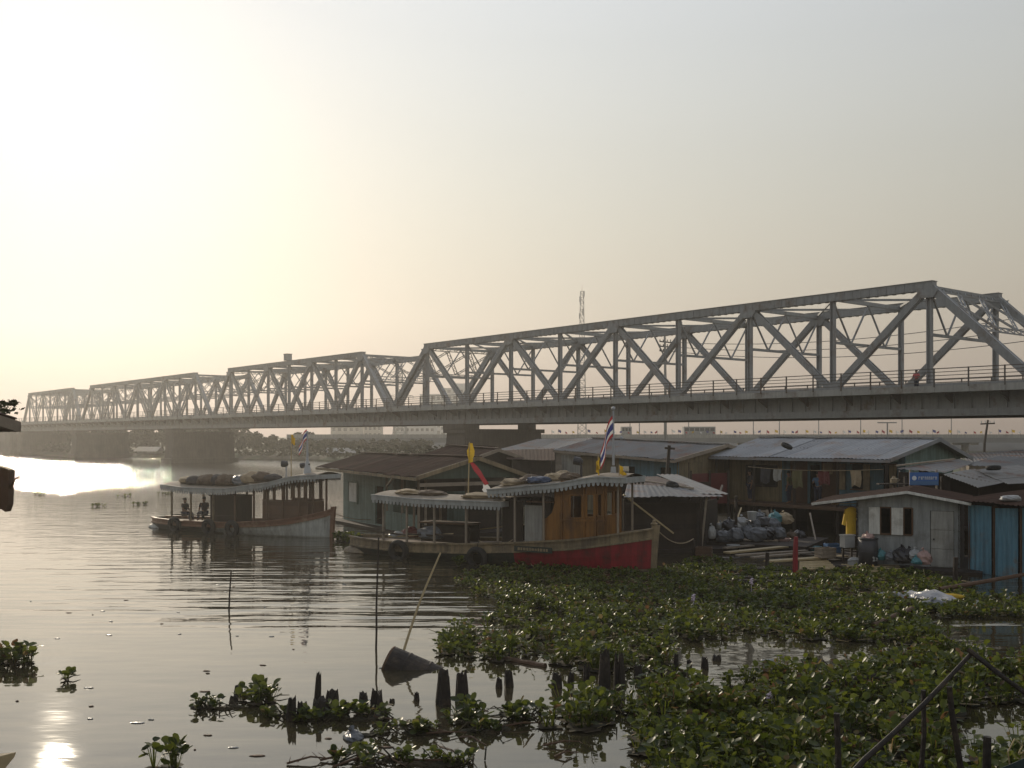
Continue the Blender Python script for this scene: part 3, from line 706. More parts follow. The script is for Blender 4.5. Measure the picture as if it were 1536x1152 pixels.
def person(label,loc,rz,h,shirt,pants='trousers',pose='stand',short=False,group=None):
    t=thing('person',label,'person',loc,rz,group)
    k=h
    def q(x,y,z): return V(x*k,y*k,z*k)      # x forward
    J={'pel':(q(0,0,.53),.07*k),'spi':(q(-.005,0,.62),.062*k),'che':(q(0,0,.74),(.085*k,.07*k)),'nek':(q(.005,0,.83),.032*k),'hd':(q(.02,0,.885),.05*k),'hd2':(q(.018,0,.945),.055*k),'hd3':(q(.012,0,.985),.036*k)}
    arms={'stand':((.0,.11,.785),(-.015,.135,.63),(.03,.13,.48)),'lean':((.02,.11,.785),(.02,.16,.66),(.15,.11,.60)),'sit':((.01,.11,.785),(.04,.14,.64),(.17,.09,.58)),'carry':((.01,.11,.785),(.02,.15,.65),(.17,.1,.70))}[pose]
    if pose=='sit':
        legs=((.0,.055,.50),(.24,.075,.52),(.25,.075,.29),(.33,.08,.265))
    else: legs=((0,.055,.50),(.012,.06,.285),(-.01,.062,.045),(.075,.072,.022))
    E=[('pel','spi'),('spi','che'),('che','nek'),('nek','hd'),('hd','hd2'),('hd2','hd3')]
    for s_,n in((1,'l'),(-1,'r')):
        a=[q(p[0],p[1]*s_,p[2]) for p in arms];l=[q(p[0]*(1 if pose=='sit' or s_>0 else .6),p[1]*s_,p[2]) for p in legs]
        J[n+'sh']=(a[0],.042*k);J[n+'el']=(a[1],.029*k);J[n+'wr']=(a[2],.02*k)
        dirn=(a[2]-a[1]).normalized();J[n+'pa']=(a[2]+dirn*.045*k,(.028*k,.014*k))
        J[n+'hi']=(l[0],.062*k);J[n+'kn']=(l[1],.042*k);J[n+'an']=(l[2],.026*k);J[n+'to']=(l[3],.022*k)
        E+=[('che',n+'sh'),(n+'sh',n+'el'),(n+'el',n+'wr'),(n+'wr',n+'pa'),('pel',n+'hi'),(n+'hi',n+'kn'),(n+'kn',n+'an'),(n+'an',n+'to')]
    ex=[];mb=MB()
    for n,s_ in(('l',1),('r',-1)):
        p=J[n+'pa'][0];d=(p-J[n+'wr'][0]).normalized();sd=d.cross(V(0,s_,0)).normalized() if abs(d.y)<.9 else V(1,0,0);cu=d.cross(sd).normalized()
        for f,(o,ln) in enumerate(((-.018,.036),(-.006,.044),(.006,.041),(.018,.032))):
            b=p+sd*o*k+d*.012*k;mb.tube([b,b+(d*.6+cu*.1)*ln*k,b+(d+cu*.35)*ln*k],[.0065*k,.006*k,.0045*k],5)
        b=p-sd*.022*k-d*.015*k;mb.tube([b,b+(d*.5-sd*.7)*.022*k,b+(d-sd*.6)*.032*k],[.008*k,.0065*k,.005*k],5)
    # nose, ears, brow line
    hp=J['hd2'][0];mb.blob(hp+q(.056,0,-.022),(.012*k,.008*k,.014*k),.05,1,6,5)
    for s_ in(1,-1): mb.blob(hp+q(-.004,.052*s_,-.02),(.012*k,.006*k,.018*k),.05,2,6,5)
    ex.append(mb)
    body=skin_mesh('body',J,E,MATS['skin'],t,1,ex)
    g=1.22
    def big(ks,f=g): return {a:(J[a][0],tuple(r*f for r in J[a][1]) if hasattr(J[a][1],'__len__') else J[a][1]*f) for a in ks}
    S=big(['pel','spi','che','lsh','rsh','lel','rel'],1.24)
    for n in 'lr': S[n+'el']=(J[n+'sh'][0].lerp(J[n+'el'][0],.75),.043*k)
    S['nk']=(J['nek'][0]-q(0,0,.025),.05*k)
    skin_mesh('shirt',S,[('pel','spi'),('spi','che'),('che','nk'),('che','lsh'),('che','rsh'),('lsh','lel'),('rsh','rel')],MATS[shirt],t)
    T=big(['pel','lhi','rhi','lkn','rkn','lan','ran'],1.2);T['pel']=(J['pel'][0]-q(0,0,.01),.078*k)
    Et=[('pel','lhi'),('pel','rhi'),('lhi','lkn'),('rhi','rkn')]
    if short:
        for n in 'lr': del T[n+'an']
    else:
        Et+=[('lkn','lan'),('rkn','ran')]
        for n in 'lr': T[n+'an']=(J[n+'an'][0]+V(0,0,.02*k),.036*k)
    skin_mesh('trousers',T,Et,MATS[pants],t)
    mb=MB();mb.blob(hp+q(-.012,0,.012),(.062*k,.06*k,.056*k),.08,5,12,8,2,flat=.02*k);mb.build('hair',MATS['hair'],t,world=False,smooth=True)
    return t
pp=BM@V(7.3,1.0,7.72)
person('person in a pink shirt and dark trousers leaning on the bridge railing',pp,BRZ+math.pi/2,1.55,'shirt_pink','trousers','lean')
# ================================================================== BOATS (local: x stern->bow, y to port, z up)
def prof(tab,t):
    for (a,b),(c,d) in zip(tab,tab[1:]):
        if t<=c: 
            f=(t-a)/(c-a); f=f*f*(3-2*f)*.5+f*.5
            return b+(d-b)*f
    return tab[-1][1]
def smooth_prof(tab,t):
    return sum(prof(tab,min(1,max(0,t+o))) for o in(-.04,-.02,0,.02,.04))/5
BEAM=[(0,.42),(.08,.85),(.22,1.18),(.5,1.3),(.75,1.2),(.9,.75),(1,.04)]
def make_boat(name,label,O,rz,L,sheer,strake_h,mstrake,mside,side_from,mkeel):
    t=thing(name,label,'boat',O,rz)
    NS=40
    def st(u): return max(.03,prof(BEAM,u)),smooth_prof(sheer,u) if u<.96 else prof(sheer,u)
    mb=MB();ring=[]
    for i in range(NS+1):
        u=i/NS;b,zs=st(u);x=u*L;rk=.0 if u<.9 else (u-.9)*10
        lo=zs-strake_h
        prf=[(b,zs),(b*.995,lo),(b*.96,lo*.5+.05),(b*.88,.07),(b*.5,-.4),(0,-.5)]
        r=[]
        for sgn in(1,-1):
            for k,(yy,zz) in enumerate(prf[:-1] if sgn<0 else prf):
                r.append(V(x-rk*.05*max(0,(zs-zz)),yy*sgn,zz))
        ring.append(r)
    n=len(ring[0])
    # index order: + side 0..5 (5 keel), - side 6..10
    order=[0,1,2,3,4,5,10,9,8,7,6]
    for i in range(NS+1): mb.v+=[ring[i][k] for k in order]
    for i in range(NS):
        for k in range(10):
            kk=k if k<5 else 9-k
            mi=0
            if kk in(1,2) and (i+.5)/NS>side_from: mi=1
            if kk==0: mi=2
            if kk==2 and mi==1: mi=1
            if kk==3 and (i+.5)/NS>side_from+.05: mi=3
            mb.f.append((i*11+k,i*11+k+1,(i+1)*11+k+1,(i+1)*11+k));mb.m.append(mi)
    mb.f.append(tuple(range(11)));mb.m.append(0)
    mb.f.append(tuple(NS*11+k for k in range(11))[::-1]);mb.m.append(0)
    hull=mb.build('hull',[MATS['hull_dark'],MATS[mside],MATS[mstrake],MATS[mkeel]],t,world=False)
    # deck (slightly below the gunwale)
    mb=MB()
    for i in range(NS):
        u0=i/NS;u1=(i+1)/NS;b0,z0=st(u0);b1,z1=st(u1)
        mb.quad((u0*L,-b0*.93,z0-.09),(u1*L,-b1*.93,z1-.09),(u1*L,b1*.93,z1-.09),(u0*L,b0*.93,z0-.09))
    mb.build('deck',MATS['deck_wood'],t,world=False)
    # capping rails + lower rubbing strip
    for sgn in(1,-1):
        for dz,w_,h_,nm in((.02,.13,.06,'capping_rail'),(-strake_h,.07,.06,'rubbing_strip')):
            mb=MB();pts=[]
            for i in range(NS+1):
                u=i/NS;b,zs=st(u);pts.append(V(u*L,sgn*(b+.015),zs+dz))
            for a,b in zip(pts,pts[1:]): mb.bar(a,b+(b-a)*.02,w_,h_)
            mb.build(nm,MATS[mstrake],t,world=False)
    b,zs=st(1)
    mb=MB();mb.poly([(L-.1,-.06,-.3),(L+.06,-.06,-.2),(L+.22,-.06,zs+.16),(L-.02,-.06,zs+.14)],(0,.12,0));mb.build('stem_post',MATS[mstrake],t,world=False)
    return t,st
def sheer_roof(t,name,pts,hw,mtop,mtrim,teeth=True,camber=.14,th=.05,over=0):
    """roof following pts [(x,z)], half width hw(x); fascia boards with cut-out valance under them"""
    mb=MB();N=22;x0=pts[0][0];x1=pts[-1][0];tab=[((p[0]-x0)/(x1-x0),p[1]) for p in pts]
    def zz(x): return prof(tab,(x-x0)/(x1-x0))
    C=7
    for i in range(N+1):
        x=x0+(x1-x0)*i/N
        for k in range(C):
            f=k/(C-1)*2-1;mb.v.append(V(x,f*hw(x),zz(x)+.13+camber*(1-f*f)))
        for k in range(C):
            f=k/(C-1)*2-1;mb.v.append(V(x,f*hw(x),zz(x)+.13+camber*(1-f*f)-th))
    for i in range(N):
        for k in range(C-1):
            a=i*2*C+k;b=(i+1)*2*C+k
            mb.f+= [(a,a+1,b+1,b),(a+C,b+C,b+C+1,a+C+1)];mb.m+=[0,0]
    rf=mb.build(name,MATS[mtop],t,world=False)
    for sgn in(1,-1):
        mb=MB()
        for i in range(N):
            xa=x0+(x1-x0)*i/N;xb=x0+(x1-x0)*(i+1)/N
            mb.bar((xa,sgn*(hw(xa)+.02),zz(xa)+.06),(xb+.01,sgn*(hw(xb)+.02),zz(xb)+.06),.035,.19)
            mb.bar((xa,sgn*(hw(xa)+.045),zz(xa)+.145),(xb+.01,sgn*(hw(xb)+.045),zz(xb)+.145),.05,.04)
        mb.build('fascia',MATS[mtrim],t,world=False)
        if teeth:
            mb=MB();nt_=int((x1-x0)/.16)
            for i in range(nt_):
                x=x0+(x1-x0)*(i+.5)/nt_;z=zz(x)-.035;w_=.055;y=sgn*(hw(x)+.02)
                mb.poly([(x-w_,y,z+.01),(x+w_,y,z+.01),(x+w_,y,z-.06),(x+w_*.5,y,z-.115),(x-w_*.5,y,z-.115),(x-w_,y,z-.06)],(0,.02,0))
            mb.build('valance',MATS[mtrim],t,world=False)
    for x in(x0,x1):
        mb=MB();mb.bar((x,-hw(x),zz(x)+.06),(x,hw(x),zz(x)+.06),.04,.2);mb.build('end_fascia',MATS[mtrim],t,world=False)
    return rf,zz
def post(t,x,y,z0,z1,m='wood_grey',w=.07):
    mb=MB();mb.bar((x,y,z0),(x,y,z1),w);mb.build('post',MATS[m],t,world=False)
def panel(t,name,x0,x1,y,z0,z1,m,holes=(),th=.04):
    mb=MB();mb.wall((x0,y),(x1,y),z0,z1,th,[(h[0]-x0,h[1]-x0,h[2],h[3]) for h in holes]);return mb.build(name,MATS[m],t,world=False)
def flag_cloth(name,label,base,dirn,w,h,stripes,droop,group=None,tilt=0):
    """hanging cloth: stripes along its height (list of (material,fraction)); base = upper hoist corner"""
    mb=MB();d=Vector(dirn).normalized();n=8;m=[];tot=0;rows=[]
    cuts=[0]
    for _,f in stripes: cuts.append(cuts[-1]+f)
    sd=V(-d.y,d.x,0)
    for i in range(n+1):
        u=i/n;col=[]
        for c in cuts:
            sag=droop*u**1.2
            col.append(V(*base)+d*(w*u*math.cos(rad(62))*(1 if droop else 1)+.05*math.sin(u*6))+sd*(.07*math.sin(u*7+c*2))+V(0,0,-sag*w-c*h*(1-.15*u)))
        rows.append(col)
    k=len(cuts)
    for r in rows: mb.v+=r
    for i in range(n):
        for j in range(k-1): mb.f.append((i*k+j,i*k+j+1,(i+1)*k+j+1,(i+1)*k+j));mb.m.append(j)
    ms=[MATS[s_[0]] for s_ in stripes]
    loc=Vector(base);mb.v=[v-loc for v in mb.v];o=mb.build(name,ms,None);o.location=loc;tag(o,label,'flag',group);return o
TRI=[('flag_red',1/6),('flag_white',1/6),('flag_blue',1/3),('flag_white',1/6),('flag_red',1/6)]
# ---- near boat, red bow
OA=V(-6.27,41.43,0);RA=rad(-29.81);LA=12.8
SHA=[(0,.60),(.24,.57),(.45,.66),(.6,.80),(.79,1.0),(.94,1.29),(1,1.43)]
A,stA=make_boat('river_boat','wooden river launch with a red bow and a yellow plank wheelhouse',OA,RA,LA,SHA,.30,'cream_paint','red_paint',.62,'cream_paint')
MA=ROOTM[A.name]
mb=MB();mb.blob((.5,0,.02),(.95,.75,.28),.12,3,14,8,1.2,flat=.5);mb.build('rudder_platform',MATS['cream_paint'],A,world=False)
rfA1,zA1=sheer_roof(A,'aft_roof',[(1.75,2.22),(4.0,2.12),(7.5,2.12)],lambda x:1.28,'wood_grey','trim_grey')
rfA2,zA2=sheer_roof(A,'fore_roof',[(6.95,2.56),(9.4,2.80),(11.2,3.08),(12.1,3.06)],lambda x:1.3-.4*max(0,(x-9.5)/2.6)**1.3,'wood_grey','trim_grey')
for x in(2.1,3.3,4.55,5.95,7.3):
    for y in(-1.14,1.14):
        u=x/LA;post(A,x,y*min(1,stA(u)[0]/1.15*.97),stA(u)[1]-.1,zA1(min(x,7.4))+.16)
for x in(8.0,9.15,11.75):
    for y in(-1,1): u=x/LA;b=min(1.15,stA(u)[0]*.94);post(A,x,y*b,stA(u)[1]-.1,zA2(x)+.16,w=.06)
yc=-1.0
# wheelhouse: yellow boards, three windows on the side, curved aft edge, front and far walls
WA_=V(9.75,-1.0,0);WB_=V(11.3,-.66,0);we=(WB_-WA_).normalized();wn=V(we.y,-we.x,0);WL=(WB_-WA_).length
wins=[(.34,.78,1.78,2.58),(.92,1.2,1.82,2.62),(1.3,1.48,1.86,2.64)]
def wp(u,o,z): q=WA_+we*u+wn*o; return V(q.x,q.y,z)
mb=MB();mb.wall(WA_,WB_,.9,zA2(10.4)+.1,.05,wins);mb.build('wheelhouse_wall',MATS['wood_yellow'],A,world=False)
mb=MB();cur=[(9.05,.85),(9.75,.85),(9.75,2.86),(9.5,2.84),(9.52,2.3),(9.42,1.95),(9.2,1.75),(9.05,1.7)]
mb.poly([(x,-1.015,z) for x,z in cur],(0,.045,0));mb.build('curved_wing',MATS['wood_yellow'],A,world=False)
for (a,b,c,d) in wins:
    mb=MB()
    for q in((a,c,b,c),(a,d,b,d),(a,c,a,d),(b,c,b,d)): mb.bar(wp(q[0],.02,q[1]),wp(q[2],.02,q[3]),.05,.06)
    fr=mb.build('window_frame',MATS['wood_yellow'],A,world=False)
for x in(.05,.85,1.25,1.53): 
    mb=MB();mb.bar(wp(x,.025,.92),wp(x,.025,2.9),.07,.05);mb.build('batten',MATS['wood_yellow'],A,world=False)
mb=MB();mb.bar(wp(0,.03,1.70),wp(WL,.03,1.70),.05,.07);mb.build('sill_rail',MATS['wood_yellow'],A,world=False)
mb=MB();mb.wall((11.3,.66),(9.3,1.02),.9,zA2(10.4)+.1,.05,[(.3,.8,1.8,2.6),(1.1,1.7,1.8,2.6)]);mb.build('wheelhouse_wall',MATS['wood_yellow'],A,world=False)
mb=MB();mb.wall((11.32,-.66),(11.32,.66),1.0,3.05,.05,[(.1,.58,1.9,2.7),(.74,1.22,1.9,2.7)]);mb.build('front_wall',MATS['wood_yellow'],A,world=False)
mb=MB();mb.wall((9.2,-.1),(9.2,.95),.85,2.85,.05);mb.build('aft_bulkhead',MATS['wood_brown'],A,world=False)
# galley: white door, dark panels, shelf, low side screens
panel(A,'door',8.15,8.85,-.7,.75,2.15,'white_wall')
panel(A,'side_screen',7.25,8.1,-.75,.7,2.3,'wood_dark',(),.04);panel(A,'side_screen',8.9,9.2,-.72,.8,2.5,'wood_dark')
panel(A,'side_screen',6.3,9.2,.95,.7,2.35,'wood_dark',[(6.7,7.4,1.3,2.1)])
panel(A,'engine_casing',3.4,5.6,.35,.6,1.35,'wood_dark');panel(A,'engine_casing',3.4,5.6,-.35,.6,1.2,'wood_dark')
mb=MB();mb.box((4.5,0,1.32),(2.3,.8,.06));mb.build('engine_hatch',MATS['wood_brown'],A,world=False)
mb=MB();mb.box((8.9,-.78,2.3),(1.1,.3,.05));mb.build('shelf',MATS['wood_brown'],A,world=False)
mb=MB()
for a,b in((2.1,3.3),(3.3,4.55),(4.55,5.95)): mb.bar((a,-1.12,stA(a/LA)[1]+.35),(b,-1.13,stA(b/LA)[1]+.3),.04,.06)
mb.build('side_rail',MATS['wood_dark'],A,world=False)
mb=MB();mb.box((8.85,-1.36,.66),(1.5,.03,.2));npl=mb.build('name_board',MATS['hull_dark'],A,world=False)
mb=MB();rs=random.Random(5);x=8.25
while x<9.4:
    wl=rs.uniform(.05,.1);mb.box((x+wl/2,-1.385,.66),(wl,.012,rs.choice((.07,.1,.09))));x+=wl+.035
mb.build('faded_lettering',MATS['cream_paint'],npl,world=False)
# bow post knob, mast, searchlight
mb=MB();mb.tube([(12.75,0,1.2),(12.83,0,1.75)],[.07,.06],8);mb.torus((12.82,0,1.62),.09,.035,(0,0,1),12,6);mb.build('mooring_bitt',MATS['cream_paint'],A,world=False)
mb=MB();mb.tube([(11.3,0,3.2),(11.3,0,3.55)],[.12,.09],8);mb.tube([(11.3,0,3.6),(11.3,0,5.5)],[.05,.032],8);mb.blob((11.3,0,5.58),.075,.02,1,10,8);ms=mb.build('mast',MATS['mast_white'],A,world=False)
mb=MB();mb.bar((11.3,0,4.55),(11.62,-.1,4.55),.03);mb.blob((11.66,-.1,4.55),.07,.02,1,8,6);mb.build('mast_lamp',MATS['mast_white'],ms,world=False)
mb=MB();mb.tube([(10.15,-.2,3.0),(10.15,-.2,3.62)],.05,7);sp_=mb.build('searchlight_post',MATS['metal_dark'],A,world=False)
mb=MB();mb.tube([(9.9,-.25,3.76),(10.12,-.2,3.72),(10.2,-.18,3.7)],[.15,.14,.06],12);mb.build('searchlight',MATS['metal_dark'],sp_,world=False)
flag_cloth('striped_flag','red white and blue striped flag hanging from the near boat mast',MA@V(11.27,0,5.35),(-1,-.1,0),.95,.75,TRI,1.35)
flag_cloth('yellow_pennant','small yellow pennant on the near boat roof left of its mast',MA@V(11.0,-.6,3.9),(-.3,-1,0),.34,.42,[('flag_yellow',1)],.9)
flag_cloth('yellow_pennant','small low yellow pennant on the near boat roof right of its mast',MA@V(11.8,-.62,3.62),(1,-.2,0),.55,.3,[('flag_yellow',1)],.5)
for p,l in((V(11.0,-.6,3.2),.75),(V(11.8,-.62,3.2),.45)):
    mb=MB();q=MA@p;mb.tube([q,q+V(0,0,l)],.018,5);solo(mb,'pennant_staff',MATS['bamboo'],'thin staff of the %s yellow pennant on the near boat roof'%('left' if l>.5 else 'right'),'pole',q)
# tyre fenders
for x,z,lab in((3.05,.28,'aft black tyre fender hanging on the near boat'),(6.6,.22,'black tyre fender hanging amidships on the near boat')):
    u=x/LA;p=MA@V(x,-stA(u)[0]-.14,z);ax=MA.to_3x3()@V(0,1,.12)
    mb=MB();mb.torus(p,.33,.115,ax,20,8);mb.tube([p+V(0,0,.3),MA@V(x,-stA(u)[0]-.05,stA(u)[1]+.1)],.015,5);solo(mb,'tyre_fender',MATS['rubber'],lab,'tyre',p,'tyre fenders on the near boat',True)
# clutter on the roofs
def heap(name,label,cat,M,x,y,z,r,mname,seed,amp=.3,grp=None,fr=1.8):
    mb=MB();c=M@V(x,y,z);mb.blob((0,0,0),r,amp,seed,18,10,fr,flat=r[2]*.55);o=mb.build(name,MATS[mname],None,smooth=False);o.location=c;o.rotation_euler=(0,0,RA+U(-.2,.2));tag(o,label,cat,grp);return o
gA='bundles on the roof of the near boat'
for x,y,r,m,s_,lab in((7.6,-.5,(.5,.42,.16),'sack_tan',1,'flat tan bundle at the aft end of the near boat fore roof'),(8.3,-.3,(.55,.5,.22),'sack_brown',2,'brown bundle second from aft on the near boat fore roof'),(8.75,-.75,(.5,.3,.15),'tarp_blue',3,'folded dark blue tarpaulin on the near boat fore roof'),(9.35,-.2,(.65,.5,.26),'sack_tan',4,'big tan net bundle beside the blue tarpaulin'),(9.85,-.5,(.45,.4,.17),'sack_brown',6,'brown bundle next to the searchlight post')):
    heap('bundle',lab,'bundle',MA,x,y,zA2(x)+.3,r,m,s_,.35,gA)
for x,y,r,m,s_,lab in((2.9,-.5,(.6,.45,.12),'sack_tan',7,'flat tan bundle on the aft roof near the stern'),(3.7,-.3,(.7,.4,.15),'sack_brown',8,'brown bundle on the aft roof behind the tan one'),(6.3,-.6,(.75,.4,.13),'sack_tan',9,'coiled tan rope bundle at the fore end of the aft roof')):
    heap('bundle',lab,'bundle',MA,x,y,zA1(x)+.29,r,m,s_,.35,'bundles on the aft roof of the near boat')
for k in range(5):
    mb=MB();a=MA@V(7.4+k*.25,-.9+k*.12,zA2(8)+.3+.04*(k%2));b=MA@V(9.6+k*.2,-.55+k*.2,zA2(9.8)+.3);mb.bar(a,b,.07,.04)
    solo(mb,'roof_plank',MATS['wood_grey'],'loose grey plank lying on the near boat fore roof','plank',a,'planks on the near boat roof')
heap('cloth_pile','pale cloth pile on the near boat aft deck under the roof','cloth',MA,4.2,-.9,.95,(.5,.25,.3),'bag_grey',12,.35)
heap('cloth_pile','small white cloth pile at the stern of the near boat','cloth',MA,2.6,-.7,.78,(.4,.3,.16),'bag_white',13,.35)
heap('cloth_pile','reddish cloth bundle at the stern of the near boat','cloth',MA,3.0,-.45,.88,(.35,.3,.24),'dark_red',14,.35)
# bucket hung by the aft roof
mb=MB();p=MA@V(6.75,.9,2.45);mb.tube([p,p+V(0,0,.05),p+V(0,0,.33)],[.14,.15,.18],12);mb.torus(p+V(0,0,.33),.18,.015,(0,0,1),14,5);solo(mb,'bucket',MATS['white_wall'],'white bucket standing at the fore end of the near boat aft roof','bucket',p,None,True)
# flag pole between the boats: yellow flag over a red streamer
p0=MA@V(4.75,.9,2.2);mb=MB();mb.tube([p0,p0+V(.05,0,2.2)],[.035,.02],6);solo(mb,'flag_pole',MATS['bamboo'],'bamboo pole on the near boat aft roof carrying yellow and red flags','pole',p0)
tp=p0+V(.05,0,2.15)
mb=MB()
def streamer(name,label,pts,w,m):
    mb=MB();n=len(pts);
    for i,p in enumerate(pts):
        q=Vector(p);o=V(w/2*(.45+.75*math.sin(math.pi*(i+.6)/(n+.4)))*(1-.2*math.sin(i*2)),0,.04*math.sin(i*1.7));mb.v+=[q-o,q+o+V(0,.05*math.sin(i),0)]
    for i in range(n-1): mb.f.append((2*i,2*i+1,2*i+3,2*i+2));mb.m.append(0)
    loc=Vector(pts[0]);mb.v=[v-loc for v in mb.v];o=mb.build(name,MATS[m],None);o.location=loc;tag(o,label,'flag');return o
streamer('yellow_flag','furled yellow flag hanging at the top of the bamboo pole',[tp+V(.05,-.02,-.15*i) for i in range(6)],.22,'flag_yellow')
streamer('red_streamer','red cloth streamer blowing down from the bamboo pole',[tp+V(.08+.12*i,-.03*i,-.75-.17*i) for i in range(6)],.2,'flag_red')
streamer('white_cloth','white and grey cloth hanging below the red streamer',[tp+V(.62+.03*i,-.15,-1.6-.1*i) for i in range(6)],.28,'flag_white')
# ---- far boat, white bow
OB=V(-18.06,52.47,0);RB=rad(-29.56);LB=11.3
SHB=[(0,.50),(.24,.48),(.5,.52),(.7,.64),(.83,.78),(.95,1.05),(1,1.26)]
Bt,stB=make_boat('river_boat','river launch with a white bow and brown rail moored beside the teal house',OB,RB,LB,SHB,.2,'hull_brown','hull_white',.45,'hull_white')
MBt=ROOTM[Bt.name]
mb=MB();mb.blob((.5,0,.02),(.9,.7,.24),.1,3,14,8,1.2,flat=.5);mb.build('rudder_platform',MATS['hull_white'],Bt,world=False)
rfB,zB=sheer_roof(Bt,'roof',[(1.55,2.10),(3.2,1.98),(5.6,1.98),(8.0,2.25),(10.2,2.68),(11.1,2.72)],lambda x:1.25-.4*max(0,(x-8.6)/2.5)**1.2,'wood_grey','trim_grey')
for x in(2.1,3.5,5.0,6.4,7.6,8.4,9.2,10.0,10.6):
    for y in(-1,1):
        u=x/LB;b=min(1.12,stB(u)[0]*.93);post(Bt,x,y*b,stB(u)[1]-.1,zB(x)+.16,'wood_brown' if x>6 else 'cream_paint')
for y in(-1,1):
    mb=MB();mb.wall((8.0,y*.98),(10.35,y*.55),.62,1.62,.04,planks=.2);mb.build('cabin_side',MATS['wood_brown'],Bt,world=False)
mb=MB();mb.wall((10.35,-.55),(10.35,.55),.8,1.62,.04);mb.build('cabin_front',MATS['wood_brown'],Bt,world=False)
for a,z in((8.0,1.64),):
    for y in(-1,1): mb=MB();mb.bar((8.0,y*.98,1.66),(10.35,y*.55,1.66),.09,.06);mb.build('cabin_rail',MATS['wood_brown'],Bt,world=False)
for x in(8.1,8.6,9.1,9.6,10.2):
    for y in(-1,1): post(Bt,x,y*(.96-.183*(x-8)),1.64,zB(x)+.14,'wood_brown',.1)
panel(Bt,'engine_box_side',4.2,5.9,-.5,.4,1.72,'wood_dark');panel(Bt,'engine_box_side',4.2,5.9,.5,.4,1.72,'wood_dark')
for x in(4.2,5.9): mb=MB();mb.wall((x,-.5),(x,.5),.4,1.72,.04);mb.build('engine_box_end',MATS['wood_dark'],Bt,world=False)
mb=MB();mb.box((5.05,0,1.75),(1.85,1.15,.06));mb.build('engine_box_lid',MATS['wood_dark'],Bt,world=False)
mb=MB()
for a,b in((2.1,3.5),(3.5,5.0),(5.0,6.4)): mb.bar((a,-1.05,stB(a/LB)[1]+.3),(b,-1.08,stB(b/LB)[1]+.3),.04,.05)
mb.build('side_rail',MATS['wood_dark'],Bt,world=False)
mb=MB();mb.tube([(9.85,0,2.75),(9.85,0,2.95),(9.85,0,3.5)],[.3,.24,.1],4);mb.tube([(9.85,0,3.45),(9.85,0,4.75)],[.06,.035],8);mb.blob((9.85,0,4.8),.07,.02,1,8,6);mb.build('mast',MATS['mast_white'],Bt,world=False)
mb=MB();mb.tube([(9.5,0,3.25),(9.7,0,3.3),(10.0,0,3.32)],[.14,.1,.04],10);mb.build('horn',MATS['metal_dark'],Bt,world=False)
mb=MB();mb.tube([(8.75,-.2,2.5),(8.75,-.2,3.25)],.04,6);s3=mb.build('searchlight_post',MATS['mast_white'],Bt,world=False)
mb=MB();mb.tube([(8.55,-.25,3.34),(8.75,-.2,3.32),(8.83,-.2,3.3)],[.16,.15,.06],12);mb.build('searchlight',MATS['metal_dark'],s3,world=False)
flag_cloth('striped_flag','red white and blue striped flag hanging from the far boat mast',MBt@V(9.82,0,4.95),(-1,-.1,0),.8,.5,TRI,1.0)
p=MBt@V(8.6,.3,2.55);mb=MB();mb.tube([p,p+V(0,0,2.1)],[.03,.018],5);solo(mb,'flag_pole',MATS['bamboo'],'thin pole with a yellow flag on the far boat roof','pole',p)
flag_cloth('yellow_flag','small yellow flag on the thin pole of the far boat',p+V(0,0,2.15),(1,-.1,0),.4,.42,[('flag_yellow',1)],.4)
gB='dark sacks on the roof of the far boat'
bl=[(2.4,-.3,(.5,.4,.2),'sack_tan'),(2.95,-.4,(.42,.4,.26),'cloth_dark'),(3.5,-.2,(.42,.45,.3),'sack_brown'),(4.05,-.4,(.4,.4,.33),'sack_brown'),(4.5,-.3,(.4,.42,.34),'cloth_dark'),(4.98,-.4,(.42,.4,.36),'sack_brown'),(5.45,-.3,(.4,.42,.34),'sack_brown'),(6.1,-.4,(.45,.4,.3),'bag_grey'),(6.75,-.3,(.6,.45,.36),'sack_tan'),(7.4,-.35,(.55,.4,.3),'sack_brown'),(8.0,-.3,(.45,.4,.2),'cloth_dark')]
names=['flat tan sack nearest the stern on the far boat roof','low dark sack second from the stern on the far boat roof','brown sack third from the stern on the far boat roof','brown sack fourth from the stern on the far boat roof','dark upright sack in the middle of the far boat roof','brown sack just fore of the dark upright sack','brown sack aft of the grey bag on the far boat roof','grey plastic bag among the sacks on the far boat roof','largest tan sack on the far boat roof','brown sack fore of the largest tan sack','low dark sack by the far boat searchlight']
for (x,y,r,m),lab,i in zip(bl,names,range(20)): heap('sack',lab,'sack',MBt,x,y,zB(x)+.14+.16+r[2]*.5,r,m,20+i,.22,gB)
person('person in dark clothes sitting near the stern of the far boat',MBt@V(2.35,-.45,.02),RB+.2,1.55,'shirt_dark','trousers','sit')
person('person in dark clothes sitting by the engine box of the far boat',MBt@V(3.6,-.35,.05),RB+math.pi-.3,1.6,'shirt_dark','trousers','sit')
for x,lab in((2.6,'dark tyre fender hanging at the stern of the far boat'),(5.0,'dark tyre fender hanging by the engine box of the far boat'),(6.5,'dark tyre fender hanging amidships on the far boat')):
    u=x/LB;p=MBt@V(x,-stB(u)[0]-.14,.3);mb=MB();mb.torus(p,.3,.11,MBt.to_3x3()@V(0,1,.1),18,8);mb.tube([p+V(0,0,.3),MBt@V(x,-stB(u)[0]-.05,stB(u)[1]+.1)],.015,5);solo(mb,'tyre_fender',MATS['rubber'],lab,'tyre',p,'tyre fenders on the far boat',True)
